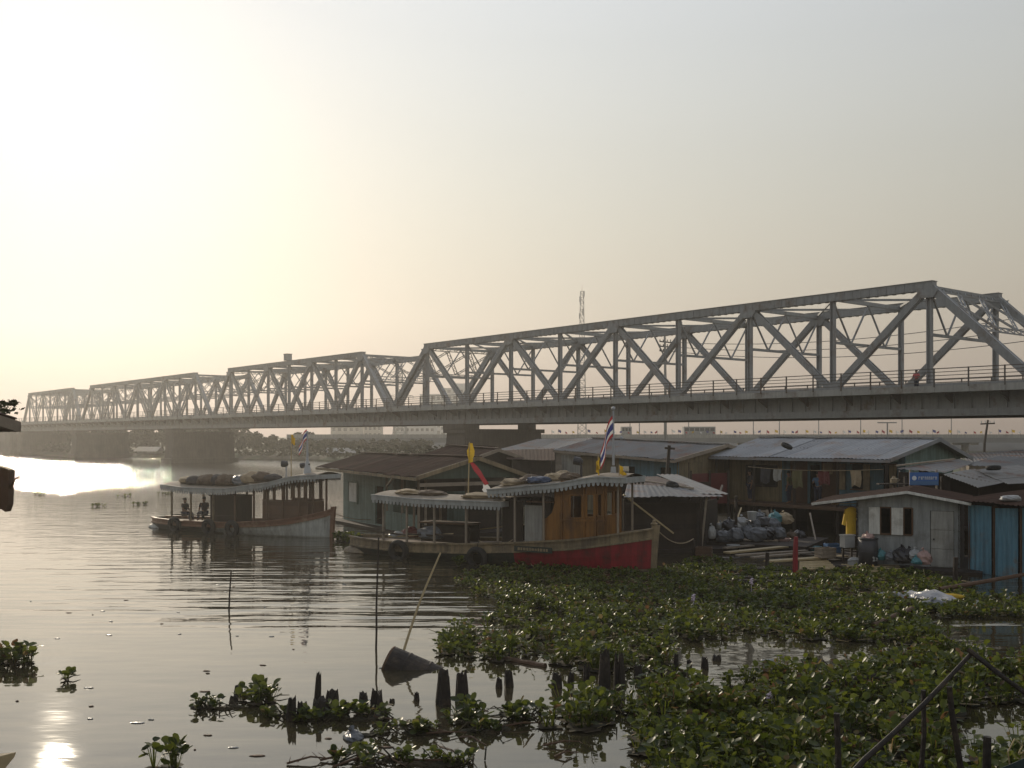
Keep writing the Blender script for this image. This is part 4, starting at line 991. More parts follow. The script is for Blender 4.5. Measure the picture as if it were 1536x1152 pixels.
# ================================================================== FLOATING AND STILT HOUSES
def xy(p,z): return V(p[0],p[1],z)
def postw(t,p,z0,z1,m='wood_dark',w=.12,name='post'):
    mb=MB();mb.bar((p[0],p[1],z0),(p[0],p[1],z1),w);return mb.build(name,MATS[m],t)
def beam(t,a,b,w,h,m,name): mb=MB();mb.bar(a,b,w,h);return mb.build(name,MATS[m],t)
def rafters(t,r0,r1,e0,e1,n,m='wood_dark',d=.1):
    mb=MB()
    for i in range(n):
        f=(i+.5)/n;a=Vector(r0).lerp(Vector(r1),f)-V(0,0,d);b=Vector(e0).lerp(Vector(e1),f)-V(0,0,d);mb.bar(a,b,.07,.1)
    for f in(.15,.5,.85): mb.bar(Vector(r0).lerp(Vector(e0),f)-V(0,0,d*.5),Vector(r1).lerp(Vector(e1),f)-V(0,0,d*.5),.06,.06)
    return mb.build('rafter_frame',MATS[m],t)
def barge(t,r,e,m='wood_grey',h=.18,off=(0,0,0)):
    o=Vector(off);return beam(t,Vector(r)+o+V(0,0,-.04),Vector(e)+o+V(0,0,-.04),.05,h,m,'barge_board')
def gable_roof(t,R0,R1,F0,F1,K0,K1,mt,per=.22,w=.95,mtrim='wood_grey',mt2=None):
    """R0,R1 ridge; F front eave; K back eave (index 1 = right gable end)"""
    mb=MB();mb.tin(R0,R1,F1,F0,w=w,per=per);a=mb.build('roof',MATS[mt],t)
    mb=MB();mb.tin(R0,R1,K1,K0,w=w,per=per);b=mb.build('roof',MATS[mt2 or mt],t)
    mb=MB();d=V(0,0,.05);mb.bar(Vector(R0)+d,Vector(R1)+d,.36,.04);mb.build('ridge_cap',MATS[mt],t)
    rafters(t,R0,R1,F0,F1,6);barge(t,R1,F1,mtrim);barge(t,R1,K1,mtrim)
    mb=MB();mb.bar(Vector(F0)-V(0,0,.09),Vector(F1)-V(0,0,.09),.04,.13);mb.build('eave_board',MATS[mtrim],t)
def gable_fill(t,r,f,k,m,inset,z=None,name='gable_wall'):
    """triangular boarding under the gable"""
    r=Vector(r)+inset;f=Vector(f)+inset;k=Vector(k)+inset;zb=min(f.z,k.z)-.1
    d=V(0,0,-.06);nn=(k-f);nn.z=0;nn.normalize();th=V(nn.y,-nn.x,0)*.05
    f2=f.lerp(r,.12)+d;k2=k.lerp(r,.12)+d
    mb=MB();mb.poly([xy(f2,zb),xy(k2,zb),k2,r+d,f2],th);return mb.build(name,MATS[m],t)
# ---- H1 teal floating house
e=V(.51,-.86,0);n=V(.86,.51,0)
F1=V(-4.1,44.2,2.85);F0=V(-10.5,54.95,3.0);R1=F1+n*3.04;R1.z=3.68;R0=F0+n*3.04-e*1.0;R0.z=3.66;K1=V(.67,47.03,2.86);K0=F0+n*5.6;K0.z=2.9
h1=thing('floating_house','teal boarded floating house with a rusty brown roof behind the two boats','house',(-5,50,0))
gable_roof(h1,R0,R1,F0,F1,K0,K1,'tin_rust',mtrim='cream_paint')
wa=V(-9.16,55.8,0);wb=wa+e*6.6
a=wa+n*-.0;L1=6.6
mb=MB();mb.wall(a,wb,.12,2.95,.08,[(.95,2.05,1.15,2.15),(4.4,5.4,.2,2.1)],planks=.16);mb.build('front_wall',MATS['teal_boards'],h1)
for i in(0,1):
    mb=MB();c=a+e*(.95+.275+.55*i)-n*.05;mb.box((c.x,c.y,1.65),(.53,.04,1.0),math.atan2(e.y,e.x));mb.build('shutter',MATS['white_paint'],h1)
mb=MB();
for p,q in(((.9,1.1),(2.1,1.1)),((.9,2.2),(2.1,2.2)),((.9,1.1),(.9,2.2)),((2.1,1.1),(2.1,2.2))): mb.bar(a+e*p[0]-n*.06+V(0,0,p[1]),a+e*q[0]-n*.06+V(0,0,q[1]),.07,.07)
mb.build('window_frame',MATS['teal_boards'],h1)
mb=MB();mb.wall(a+n*4.2,a,.12,3.0,.08,planks=.2);mb.build('side_wall',MATS['wood_brown'],h1)
mb=MB();mb.wall(wb,wb+n*4.2,.12,3.3,.08,[(1.2,2.2,.2,2.1)],planks=.2);mb.build('side_wall',MATS['teal_boards'],h1)
mb=MB();mb.wall(wb+n*4.2,a+n*4.2,.12,2.9,.08);mb.build('back_wall',MATS['wood_dark'],h1)
# porch bay to the right with dark boarding, posts, rail and the gable end
g0=wb;g1=wb+e*3.6
mb=MB();mb.wall(wb-n*.4,g1-n*.4,.12,1.0,.06,planks=.18);mb.build('porch_parapet',MATS['teal_boards'],h1)
for k in(0,1.8,3.6): postw(h1,wb+e*k-n*.35,.1,2.85,'wood_grey',.11)
for k in(0,2.1,4.2): postw(h1,g1+n*k,.1,2.95,'wood_grey',.11)
gable_fill(h1,R1,F1,K1,'green_dark_paint',-e*.25)
beam(h1,F1+V(.2,.1,-.35)-e*.2,K1+V(-.2,-.1,-.35)-e*.2,.08,.16,'wood_grey','tie_beam')
mb=MB();mb.wall(g1-e*1.0+n*.2,g1-e*1.0+n*4.6,.12,2.8,.06,[(1.4,2.4,.2,2.0)],planks=.2);mb.build('inner_wall',MATS['wood_dark'],h1)
beam(h1,wb-n*.35+V(0,0,2.2),F1-e*2.6+V(.05,0,-.1),.07,.09,'cream_paint','brace')
mb=MB();c=a+e*5.1+n*2.2;mb.box((c.x,c.y,.02),(11.5,5.8,.2),math.atan2(e.y,e.x));mb.build('raft_deck',MATS['wood_dark'],h1)
# ---- H2 rusty house behind
e=V(.55,-.83,0);n=V(.83,.55,0)
R1=P(748,674,58);R0=P(672,668,62.8);F1=R1-n*2.6+V(0,0,-.8);F0=R0-n*2.6+V(0,0,-.8);K1=R1+n*2.6+V(0,0,-.75);K0=R0+n*2.6+V(0,0,-.75)
h2=thing('riverside_house','rusty roofed house with an open gable between the teal house and the stone pier','house',(-2,60,.5))
gable_roof(h2,R0,R1,F0,F1,K0,K1,'tin_rust',mtrim='wood_grey');gable_fill(h2,R1,F1,K1,'wood_dark',-e*.5)
for p,q in((F0+n*.5,F1+n*.5-e*.4),(F1+n*.5-e*.4,K1-n*.5-e*.4),(K1-n*.5-e*.4,K0-n*.5)):
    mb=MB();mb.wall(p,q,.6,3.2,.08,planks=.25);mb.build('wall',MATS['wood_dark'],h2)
beam(h2,K1+V(-.3,-.2,-.3),R1+n*1.6+V(0,0,-1.1),.06,.08,'white_paint','brace');postw(h2,K1-n*.35,.6,3.0,'mast_white',.1)
# second rusty gable further back
R1=P(745,672,66);R0=P(674,668,70);n=V(.7,.7,0)
h2b=thing('riverside_house','low rusty roof with a dark gable left of the stone pier','house',(-3,68,.9))
R0=P(672,668,66);R1=P(745,671,67);F0=P(640,684,63);F1=P(722,686,62);K0=R0+V(1,3,-.8);K1=R1+V(1,3,-.8)
gable_roof(h2b,R0,R1,F0,F1,K0,K1,'tin_rust');
mb=MB();mb.wall(F0+V(.5,.3,0),F1+V(-.3,.4,0),.9,3.2,.08);mb.wall(F0+V(.5,.3,0),K0,.9,3.2,.08);mb.wall(F1+V(-.3,.4,0),K1,.9,3.2,.08);mb.build('wall',MATS['wood_dark'],h2b)
gable_fill(h2b,R0,F0,K0,'wood_dark',V(.3,0,0))
# ---- H3 rust red lean-to and grey sheet roof next to the pier
h3=thing('lean_to','rust red lean-to roof left of the white and blue house','shed',(-.2,60,.6))
a,b,c,d=P(757,675,62),P(832,673,64),P(832,691,58.5),P(760,689,57.5)
mb=MB();mb.tin(a,b,c,d,w=1,per=.25,amp=.006);mb.build('roof',MATS['tin_rust'],h3)
mb=MB();mb.wall(d+V(.3,.5,0),c+V(-.2,.5,0),.6,d.z-.1,.08,[(.5,1.2,1.6,2.6)],planks=.25);mb.build('front_wall',MATS['wood_dark'],h3)
mb=MB();mb.wall(c+V(-.2,.5,0),b+V(-.2,0,0),.6,c.z-.1,.08);mb.wall(a,d+V(.3,.5,0),.6,d.z-.1,.08);mb.wall(b,a,.6,a.z-.1,.08);mb.build('wall',MATS['wood_dark'],h3)
h3b=thing('shed','low grey tin roofed shed directly in front of the stone pier','shed',(2,70,.8))
a,b,c,d=P(806,658.5,76),P(892,657,78),P(880,676,66),P(742,676,64)
mb=MB();mb.tin(a,b,c,d,w=1.1,per=.25);mb.build('roof',MATS['tin_grey_dark'],h3b)
mb=MB();mb.wall(d+V(.4,.4,0),c+V(-.3,.4,0),.8,d.z-.05,.08,planks=.3);mb.wall(c+V(-.3,.4,0),b,.8,c.z-.05,.08);mb.wall(a,d+V(.4,.4,0),.8,d.z-.05,.08);mb.wall(b,a,.8,b.z-.1,.08);mb.build('wall',MATS['wood_grey'],h3b)
# ---- H4 grey roof, white / cream / blue walls
e=V(.64,-.77,0);n=V(.77,.64,0)
F1=V(8.27,52,3.42);F0=V(2.38,59.1,3.85);R1=V(11.5,54.7,4.17);R0=V(4.84,61.1,4.5);K1=R1+n*3.6+V(0,0,-.8);K0=R0+n*3.6+V(0,0,-.8)
h4=thing('riverside_house','grey tin roofed house with a white and blue front wall behind the near boat wheelhouse','house',(6,56,.6))
gable_roof(h4,R0,R1,F0,F1,K0,K1,'tin_grey_dark')
w0=F0+n*.55+e*.1;w1=F1+n*.55-e*.3;Lw=(xy(w1,0)-xy(w0,0)).length;ew=(xy(w1,0)-xy(w0,0))/Lw
for (u0,u1,m,ho) in((0,1.6,'white_wall',()),(1.6,4.6,'cream_wall',()),(4.6,Lw,'blue_wall',((.2,1.2,2.0,3.0),(3.0,3.75,2.0,3.0)))):
    mb=MB();mb.wall(w0+ew*u0,w0+ew*u1,.5,3.55,.08,ho);mb.build('front_wall',MATS[m],h4)
mb=MB();p=w0+ew*4.6+n*.8;q=w0+ew*Lw+n*.8;mb.wall(p,q,.5,3.3,.06);mb.build('inner_wall',MATS['wood_dark'],h4)
for u0 in(4.8,7.6): mb=MB();mb.bar(w0+ew*u0+V(0,0,2.0-w0.z)-n*.03,w0+ew*(u0+1.0)+V(0,0,2.0-w0.z)-n*.03,.08,.07);mb.build('window_sill',MATS['wood_grey'],h4)
gw0=xy(w1,0);gw1=gw0+n*8.2
mb=MB();mb.wall(gw0,gw1,.5,3.3,.08,((5.6,6.35,1.2,2.95),(1.0,1.7,1.6,2.6)));mb.build('gable_wall',MATS['cream_wall'],h4)
gable_fill(h4,R1,F1,K1,'cream_wall',-e*.3,name='gable_top')
mb=MB();mb.wall(gw0+n*5.5-e*.7,gw0+n*6.5-e*.7,.5,3.0,.05);mb.build('inner_wall',MATS['indoor_shade'],h4)
mb=MB();p=gw0+n*5.6+e*.03;mb.wall(p,p+n*.38,1.2,2.9,.04);mb.build('door',MATS['green_dark_paint'],h4)
# dark red panel fence beside it
p=P(1036,700,51.2);q=P(1092,700,52.5)
rp=thing('panel_fence','dark red sheet fence standing before the cream gable wall','fence',(p.x,p.y,.8))
mb=MB();mb.wall(p,q,1.2,2.75,.06);mb.build('sheet_panel',MATS['dark_red'],rp)
for f in(0,.5,1): postw(rp,Vector(p).lerp(q,f)+V(0,-.06,0),.2,2.9,'wood_dark',.09)
p=P(1003,720,49.5);t=thing('utility_stub','short dark timber pole with a crosspiece before the blue wall','utility pole',(p.x,p.y,0))
mb=MB();mb.tube([(p.x-.12,p.y,0),P(1000,720,49.5),P(1004,668,49.5)],[.1,.09,.08],7);mb.build('pole',MATS['wood_dark'],t)
mb=MB();mb.bar(P(997,672,49.4),P(1012,673,49.4),.1,.1);mb.build('crosspiece',MATS['wood_dark'],t)
# ---- shack under the bow of the near boat
hs=thing('open_shack','dark open shack with a red and white tin roof right of the near boat bow','shed',(6,41,0))
a,b,c,d=P(944,716,44.5),P(985,714,45.5),P(1090,744,41.2),P(936,745,39)
mb=MB();mb.tin(a,b,b.lerp(c,.5)*.5+(a.lerp(d,.5)+V(2.6,0,0))*.5,a.lerp(d,.5),w=.9,per=.24,amp=.009,jit=.06);mb.build('roof',MATS['tin_rust_red'],hs)
mb=MB();mb.tin(b+V(.0,.1,.08),b+V(.9,.2,.05),c+V(.1,.05,.06),c+V(-1.0,-.1,.08),w=.9,per=.24);mb.build('roof',MATS['tin_pale'],hs)
mb=MB();mb.tin(a.lerp(d,.45)+V(0,0,.05),b.lerp(c,.62)+V(0,0,.05),c+V(-.2,-.2,0),d,w=1.0,per=.24,amp=.009,jit=.06);mb.build('roof',MATS['tin_grey_dark'],hs)
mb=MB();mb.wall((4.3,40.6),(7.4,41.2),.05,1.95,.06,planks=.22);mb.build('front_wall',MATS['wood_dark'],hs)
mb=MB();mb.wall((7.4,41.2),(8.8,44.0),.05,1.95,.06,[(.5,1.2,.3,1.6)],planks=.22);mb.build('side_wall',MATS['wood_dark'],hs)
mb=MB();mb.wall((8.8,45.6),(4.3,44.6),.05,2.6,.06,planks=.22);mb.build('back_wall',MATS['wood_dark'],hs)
mb=MB();mb.box((6.4,43,.05),(4.6,4.6,.14),.2);mb.build('floor',MATS['wood_dark'],hs)
for p in((4.4,40.2),(7.5,40.8),(9.3,42.6)): postw(hs,p,-.5,2.15,'wood_dark',.1)
for k in range(4): beam(hs,V(4.6+k*1.2,40.0+k*.3,2.12),V(5.6+k*1.2,44.6+k*.1,2.45),.08,.1,'wood_dark','rafter')
# ---- H5 big house on stilts with a porch
e=V(.64,-.77,0);n=V(.77,.64,0)
F1=V(16.94,46,3.58);F0=V(10.34,53.95,3.58);R1=V(20.37,48.85,4.5);R0=V(13.71,56.75,4.56);K1=V(22.86,50.9,3.54);K0=R0+n*3.2+V(0,0,-1)
h5=thing('stilt_house','large stilt house with a pale grey tin roof and a long shaded porch','house',(17,50,0))
gable_roof(h5,R0,R1,F0,F1,K0,K1,'tin_grey',mtrim='tin_grey');gable_fill(h5,R1,F1,K1,'teal_boards',-e*.5)
zd=1.28;L5=10.3
w0=xy(F0,0)+n*1.5+e*.1
def seg(u0,u1,m,ho=(),z0=zd,z1=3.7,off=0,name='front_wall'):
    mb=MB();mb.wall(w0+e*u0+n*off,w0+e*u1+n*off,z0,z1,.07,[(h[0]-u0,h[1]-u0,h[2],h[3]) for h in ho]);return mb.build(name,MATS[m],h5)
seg(0,.9,'cream_wall');seg(.9,3.4,'cream_wall',((1.2,3.1,2.05,3.1),));seg(3.4,3.9,'blue_wall');seg(3.9,4.9,'wood_brown');seg(4.9,5.7,'blue_wall',((5.05,5.6,zd,3.2),));seg(5.7,6.6,'wood_brown')
seg(6.6,10.1,'blue_wall',((7.35,8.0,2.1,3.3),(9.0,9.45,2.1,3.3)))
seg(0,10.1,'indoor_shade',(),zd,3.4,1.2,'inner_wall')
for u in(7.0,8.3,9.65):
    mb=MB();mb.wall(w0+e*(u-.3)-n*.08,w0+e*(u+.05)-n*.08,2.05,3.3,.04);mb.build('shutter',MATS['cream_paint'],h5)
for u in(7.3,8.95):
    mb=MB()
    for z in(2.08,3.32): mb.bar(xy(w0+e*u-n*.03,z),xy(w0+e*(u+.75)-n*.03,z),.06,.06)
    mb.build('window_frame',MATS['wood_brown'],h5)
mb=MB();
for p,q in(((1.2,2.05),(3.1,2.05)),((1.2,3.1),(3.1,3.1)),((1.2,2.05),(1.2,3.1)),((3.1,2.05),(3.1,3.1)),((2.15,2.05),(2.15,3.1))): mb.bar(xy(w0+e*p[0]-n*.03,p[1]),xy(w0+e*q[0]-n*.03,q[1]),.07,.07)
mb.build('window_frame',MATS['wood_dark'],h5)
mb=MB();c=w0+e*5.05+n*1.2;mb.box((c.x,c.y,zd-.08),(10.6,5.4,.14),math.atan2(e.y,e.x));mb.build('floor',MATS['wood_brown'],h5)
mb=MB();mb.wall(w0+e*10.1,w0+e*10.1+n*4.4,zd,3.5,.07,[(1.2,2.2,2.0,3.1)]);mb.build('side_wall',MATS['teal_boards'],h5)
mb=MB();mb.wall(w0+n*4.4,w0,zd,3.7,.07);mb.wall(w0+e*10.1+n*4.4,w0+n*4.4,zd,3.5,.07);mb.build('back_wall',MATS['wood_dark'],h5)
for u in(.2,2.6,5.0,7.4,9.9):
    postw(h5,w0+e*u-n*1.25,-.6,3.5,'wood_dark',.11)
    for k in(0,2.2,4.3): postw(h5,w0+e*u+n*k,-.6,zd-.1,'wood_dark',.14,'stilt')
mb=MB();mb.wall(w0+e*10+n*3.9,w0+n*3.9,-.3,zd-.1,.06,planks=.25);mb.wall(w0+e*10.2+n*0,w0+e*10.2+n*4,-.3,zd-.1,.06,planks=.25);mb.build('sun_block_skirt',MATS['wood_dark'],h5)  # added boarding that stops the low sun shining through beneath the floor
beam(h5,xy(w0-n*1.3,zd-.1),xy(w0+e*10.2-n*1.3,zd-.1),.1,.14,'wood_grey','edge_beam')
for (u,off,rz,lab,sh,pz) in((1.9,-.65,3.4,'person in a dark shirt standing by the pale window on the porch','shirt_dark','stand'),(4.35,-.75,2.5,'person in an olive shirt standing mid porch beside the blue strip wall','shirt_olive','stand'),(5.9,-.6,4.2,'person in a blue shirt on the porch before the brown door','shirt_blue','carry')):
    p=w0+e*u+n*off;person(lab,(p.x,p.y,zd-.01),rz,1.62,sh,'trousers',pz)
# laundry-like things on the porch
mb=MB();p=w0+e*6.25-n*.3
mb.box((p.x,p.y,3.05),(.5,.06,.55),.3);mb.bar((p.x,p.y,3.32),(p.x,p.y,3.6),.015);solo(mb,'hanging_cloth',MATS['sack_tan'],'tan cloth hanging from the porch eave of the stilt house','cloth',p)
# ---- H6 small grey shack at the right
A6=V(12.32,36.7,0);B6=V(15.38,35.24,0);e=(B6-A6).normalized();n=V(-e.y,e.x,0)
h6=thing('waterside_shack','small grey walled shack with two white shutters and a white door','house',(14,37,0))
L6=(B6-A6).length
R1=A6+e*1.72-n*.35;R1.z=2.72;R0=R1+n*4.6;F1=A6-e*1.5-n*.35;F1.z=2.22;F0=F1+n*4.6;K1=A6+e*3.75-n*.35;K1.z=2.36;K0=K1+n*4.6
mb=MB();mb.tin(R1,R0,F0,F1,w=.9,per=.2);mb.build('roof',MATS['tin_rust'],h6)
mb=MB();mb.tin(R1,R0,K0,K1,w=.9,per=.2);mb.build('roof',MATS['tin_rust'],h6)
for q in(F1,K1):
    mb=MB();mb.bar(R1-n*.06-V(0,0,.05),q-n*.06-V(0,0,.05),.05,.09);mb.build('barge_board',MATS['white_paint'],h6)
rafters(h6,R1,R0,F1,F0,4)
mb=MB();hol=[(.80,1.16,1.16,2.1),(1.57,1.86,1.16,2.1),(2.44,3.2,.1,2.03)]
mb.wall(A6,B6,.08,2.24,.07,hol);p=A6+e*0;mb.poly([xy(A6+e*.0,2.24),xy(A6+e*L6,2.24),xy(A6+e*L6,2.38),xy(A6+e*1.72,2.62),xy(A6,2.4)],n*.07);mb.build('front_wall',MATS['grey_wall'],h6)
for (a_,b_) in((.42,.79),(1.18,1.56)):
    mb=MB();mb.wall(A6+e*a_-n*.07,A6+e*b_-n*.07,1.15,2.1,.035);mb.build('shutter',MATS['white_paint'],h6)
for (a_,b_,c_,d_) in hol[:2]:
    mb=MB()
    for q in((a_,c_,b_,c_),(a_,d_,b_,d_),(a_,c_,a_,d_),(b_,c_,b_,d_)): mb.bar(xy(A6+e*q[0]-n*.02,q[1]),xy(A6+e*q[2]-n*.02,q[3]),.05,.05)
    mb.build('window_frame',MATS['wood_brown'],h6)
mb=MB();dz=(.1,.72,1.38,2.02)
for za,zb in zip(dz,dz[1:]): mb.wall(A6+e*2.46-n*.03,A6+e*3.19-n*.03,za+.012,zb-.012,.05)
mb.wall(A6+e*2.47-n*.0,A6+e*3.18-n*.0,.1,2.02,.03);dr=mb.build('door',MATS['white_wall'],h6)
mb=MB();mb.tube([xy(A6+e*2.56-n*.06,1.05),xy(A6+e*2.56-n*.1,1.05)],.03,8);mb.build('handle',MATS['metal_dark'],dr)
for (p,q) in((A6+n*4,A6),(B6,B6+n*4),(B6+n*4,A6+n*4)):
    mb=MB();mb.wall(p,q,.08,2.3,.06,planks=.2);mb.build('wall',MATS['wood_dark'],h6)
mb=MB();c=A6+e*1.5+n*1.6;mb.box((c.x,c.y,.0),(5.2,5.4,.16),math.atan2(e.y,e.x));mb.build('raft_deck',MATS['wood_dark'],h6)
for k in(0,1.7,3.38): postw(h6,A6+e*k+n*.03,-.6,.1,'wood_dark',.14,'stilt')
# blue corrugated shed coming toward the viewer
hb=thing('tin_shed','blue corrugated tin shed at the right edge beside the grey shack','shed',(16,34,0))
q0=V(15.62,35.1,0);ed=V(.374,-.927,0);nd=V(.927,.374,0)
for (u0,u1,jz) in((0,.98,0),(1.12,2.05,-.05),(2.2,3.2,.03),(3.3,4.6,-.02)):
    mb=MB();mb.tin(xy(q0+ed*u0,2.28+jz),xy(q0+ed*u1,2.28),xy(q0+ed*u1,-.06+jz),xy(q0+ed*u0,-.05),w=1.2,per=.2,amp=.026);mb.build('sheet_panel',MATS['tin_blue'],hb)
for u in(0,1.05,2.13,3.25,4.6): postw(hb,q0+ed*u+nd*.06,-.6,2.3,'wood_brown',.11)
for z in(.5,1.4,2.2): beam(hb,xy(q0+nd*.08,z),xy(q0+ed*4.6+nd*.08,z),.06,.08,'wood_dark','rail')
mb=MB();mb.tin(xy(q0-nd*.35-ed*.3,2.44),xy(q0-nd*.35+ed*4.9,2.36),xy(q0+nd*4+ed*4.9,2.75),xy(q0+nd*4-ed*.3,2.8),w=.9,per=.2);mb.build('roof',MATS['tin_rust'],hb)
mb=MB();mb.wall(q0+nd*3.6+ed*4.6,q0+nd*3.6,-.1,2.6,.06);mb.wall(q0+ed*4.6,q0+nd*3.6+ed*4.6,-.1,2.4,.06);mb.wall(q0+nd*3.6,q0+nd*.15,-.1,2.4,.06);mb.build('wall',MATS['wood_dark'],hb)
mb=MB();mb.blob((0,0,0),(.35,.25,.12),.3,3,flat=.08);o=mb.build('plastic_bag',MATS['bag_white'],None);o.location=xy(q0+ed*1.5+nd*.25,2.56);tag(o,'white plastic bag lying on the tin shed roof','bag')
# ---- H7 patchwork shack behind, with the blue sign
h7=thing('patchwork_shack','dark shack under patched light tin sheets behind the grey shack','shed',(18,42,0))
def sheetq(px,m,name='roof'):
    mb=MB();mb.tin(*[P(*q) for q in px],w=1.0,per=.2);return mb.build(name,MATS[m],h7)
sheetq([(1462,703,43),(1506,724,40.5),(1467,732,38.8),(1414,712,41)],'tin_pale')
sheetq([(1528,697,44),(1600,722,41.5),(1510,726,40.2),(1463,704,42.5)],'tin_pale')
sheetq([(1440,689,46),(1462,694,45.5),(1417,709,41.5),(1343,703,43)],'tin_grey_dark')
sheetq([(1500,684,47),(1600,690,46),(1560,702,44),(1440,698,45)],'tin_grey_dark')
for (p,q,z0,z1) in((P(1348,700,43.5),P(1425,700,42),.0,3.1),(P(1425,700,42),P(1600,700,42.5),.0,2.9),(P(1600,700,42.5),P(1600,700,47),0,3),(P(1348,700,47.5),P(1348,700,43.5),0,3.1)):
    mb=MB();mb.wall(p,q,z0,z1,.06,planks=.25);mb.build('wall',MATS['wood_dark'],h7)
for px in(1358,1413,1470): p=P(px,700,41.2);postw(h7,p,0,3.0,'wood_dark',.1)
mb=MB();p=P(1400,700,43);mb.box((18.5,43.5,.9),(7,5,.12),-.3);mb.build('floor',MATS['wood_dark'],h7)
a=P(1363,708.5,40.6);b=P(1409,728,40.4)
sg=thing('sign_board','blue sign board with pale lettering on the shack right of the stilt house','sign',((a.x+b.x)/2,40.5,b.z))
mb=MB();mb.box(((a.x+b.x)/2,40.5,(a.z+b.z)/2),(b.x-a.x,.05,a.z-b.z));bd=mb.build('board',MATS['sign_blue'],sg)
mb=MB();W=b.x-a.x;rs=random.Random(2)
x=a.x+W*.3
while x<b.x-.09:
    wl=rs.uniform(.035,.07);zc=(a.z+b.z)/2+.03;mb.box((x+wl/2,40.465,zc+.04),(wl,.012,.03));mb.box((x+.01,40.465,zc),(.018,.012,.12));mb.box((x+wl-.008,40.465,zc-.02),(.016,.012,.08)) if rs.random()<.7 else None;x+=wl+.025
mb.build('lettering',MATS['sign_pale'],bd)
mb=MB();mb.tube([(a.x+W*.15,40.46,(a.z+b.z)/2+.03),(a.x+W*.15,40.475,(a.z+b.z)/2+.03)],.09,14);mb.build('emblem',MATS['sign_pale'],bd)
mb=MB();mb.box(((a.x+b.x)/2,40.465,b.z+.1),(W*.98,.012,.14));mb.build('lower_band',MATS['plastic_blue'],bd)
for x in(a.x+.04,b.x-.04): mb=MB();mb.bar((x,40.56,.9),(x,40.56,a.z+.1),.06);mb.build('post',MATS['wood_grey'],sg)
h8=thing('riverside_house','olive grey low roofed house behind the patched shack at the right edge','house',(28,58,.8))
a,b,c,d=P(1440,681,64),P(1620,669,66),P(1640,688,56),P(1452,693,56)
mb=MB();mb.tin(a,b,c,d,w=1.0,per=.25);mb.build('roof',MATS['tin_grey_dark'],h8)
for p,q in((d+V(.3,.5,0),c+V(-.3,.5,0)),(c+V(-.3,.5,0),b),(b,a),(a,d+V(.3,.5,0))): mb=MB();mb.wall(p,q,.7,d.z-.15,.08,planks=.3);mb.build('wall',MATS['wood_grey'],h8)
# white jug on the sill line of the shack
mb=MB();p=P(1341,724,41);mb.tube([p,p+V(0,0,.16),p+V(.0,0,.2),p+V(0,0,.26)],[.13,.13,.06,.05],10);mb.tube([p+V(.12,0,.05),p+V(.22,0,.1),p+V(.12,0,.17)],.018,5)
mb2=MB();q=p-V(0,0,.04);mb2.box((q.x,q.y,q.z-.01),(1.3,.3,.05));mb2.bar((q.x,q.y,0),(q.x,q.y,q.z-.03),.08)
solo(mb,'plastic_jug',MATS['cream_paint'],'cream plastic jug on a shelf left of the blue sign','jug',p);solo(mb2,'shelf',MATS['wood_dark'],'dark plank shelf on a post left of the blue sign','shelf',q)
# ================================================================== THINGS ON THE WATERFRONT
# yellow shirt on a stand-pole, crates, bags, planks
p=P(1277,770,37.0);
t=thing('hanging_shirt','yellow shirt hanging on a pole left of the grey shack','shirt',(p.x,p.y,0))
mb=MB();zt=P(0,762,37).z;zb=P(0,802,37).z
mb.poly([(p.x-.16,p.y,zb),(p.x+.17,p.y,zb+.02),(p.x+.16,p.y,zt-.22),(p.x+.23,p.y,zt-.5),(p.x+.30,p.y,zt-.45),(p.x+.19,p.y,zt-.02),(p.x+.06,p.y,zt+.03),(p.x-.04,p.y,zt+.03),(p.x-.2,p.y,zt-.05),(p.x-.31,p.y,zt-.6),(p.x-.21,p.y,zt-.64),(p.x-.15,p.y,zt-.24)],(0,.12,0));mb.build('cloth',MATS['shirt_yellow'],t)
mb=MB();mb.tube([(p.x,p.y+.06,zt+.12),(p.x,p.y+.06,zt+.02)],.012,5);mb.bar((p.x-.2,p.y+.06,zt-.02),(p.x+.2,p.y+.06,zt-.02),.02);mb.build('hanger',MATS['metal_dark'],t)
mb=MB();a=V(p.x+.35,p.y+.15,-.4);mb.tube([a,V(p.x+.4,p.y+.15,zt+.35)],[.05,.04],7);solo(mb,'clothes_pole',MATS['wood_dark'],'dark upright pole holding the yellow shirt','pole',a)
mb=MB();a=V(p.x-.7,p.y+.12,zt+.14);mb.tube([a,V(p.x+1.0,p.y+.12,zt+.16)],.015,5);solo(mb,'clothes_bar',MATS['bamboo'],'bamboo bar from which the yellow shirt hangs','pole',a)
def bag(px,py,Y,r,m,seed,label,grp=None,name='rubbish_bag',cat='bag'):
    c=P(px,py,Y);mb=MB();mb.blob((0,0,0),r,.28,seed,16,10,2.0,flat=r[2]*.7)
    mb.tube([(0,0,r[2]*.85),(.02,.01,r[2]*1.12),(.05,.03,r[2]*1.28)],[.03,.025,.06],6)
    o=mb.build(name,MATS[m],None);o.location=c;o.rotation_euler=(0,0,seed);tag(o,label,cat,grp);return o
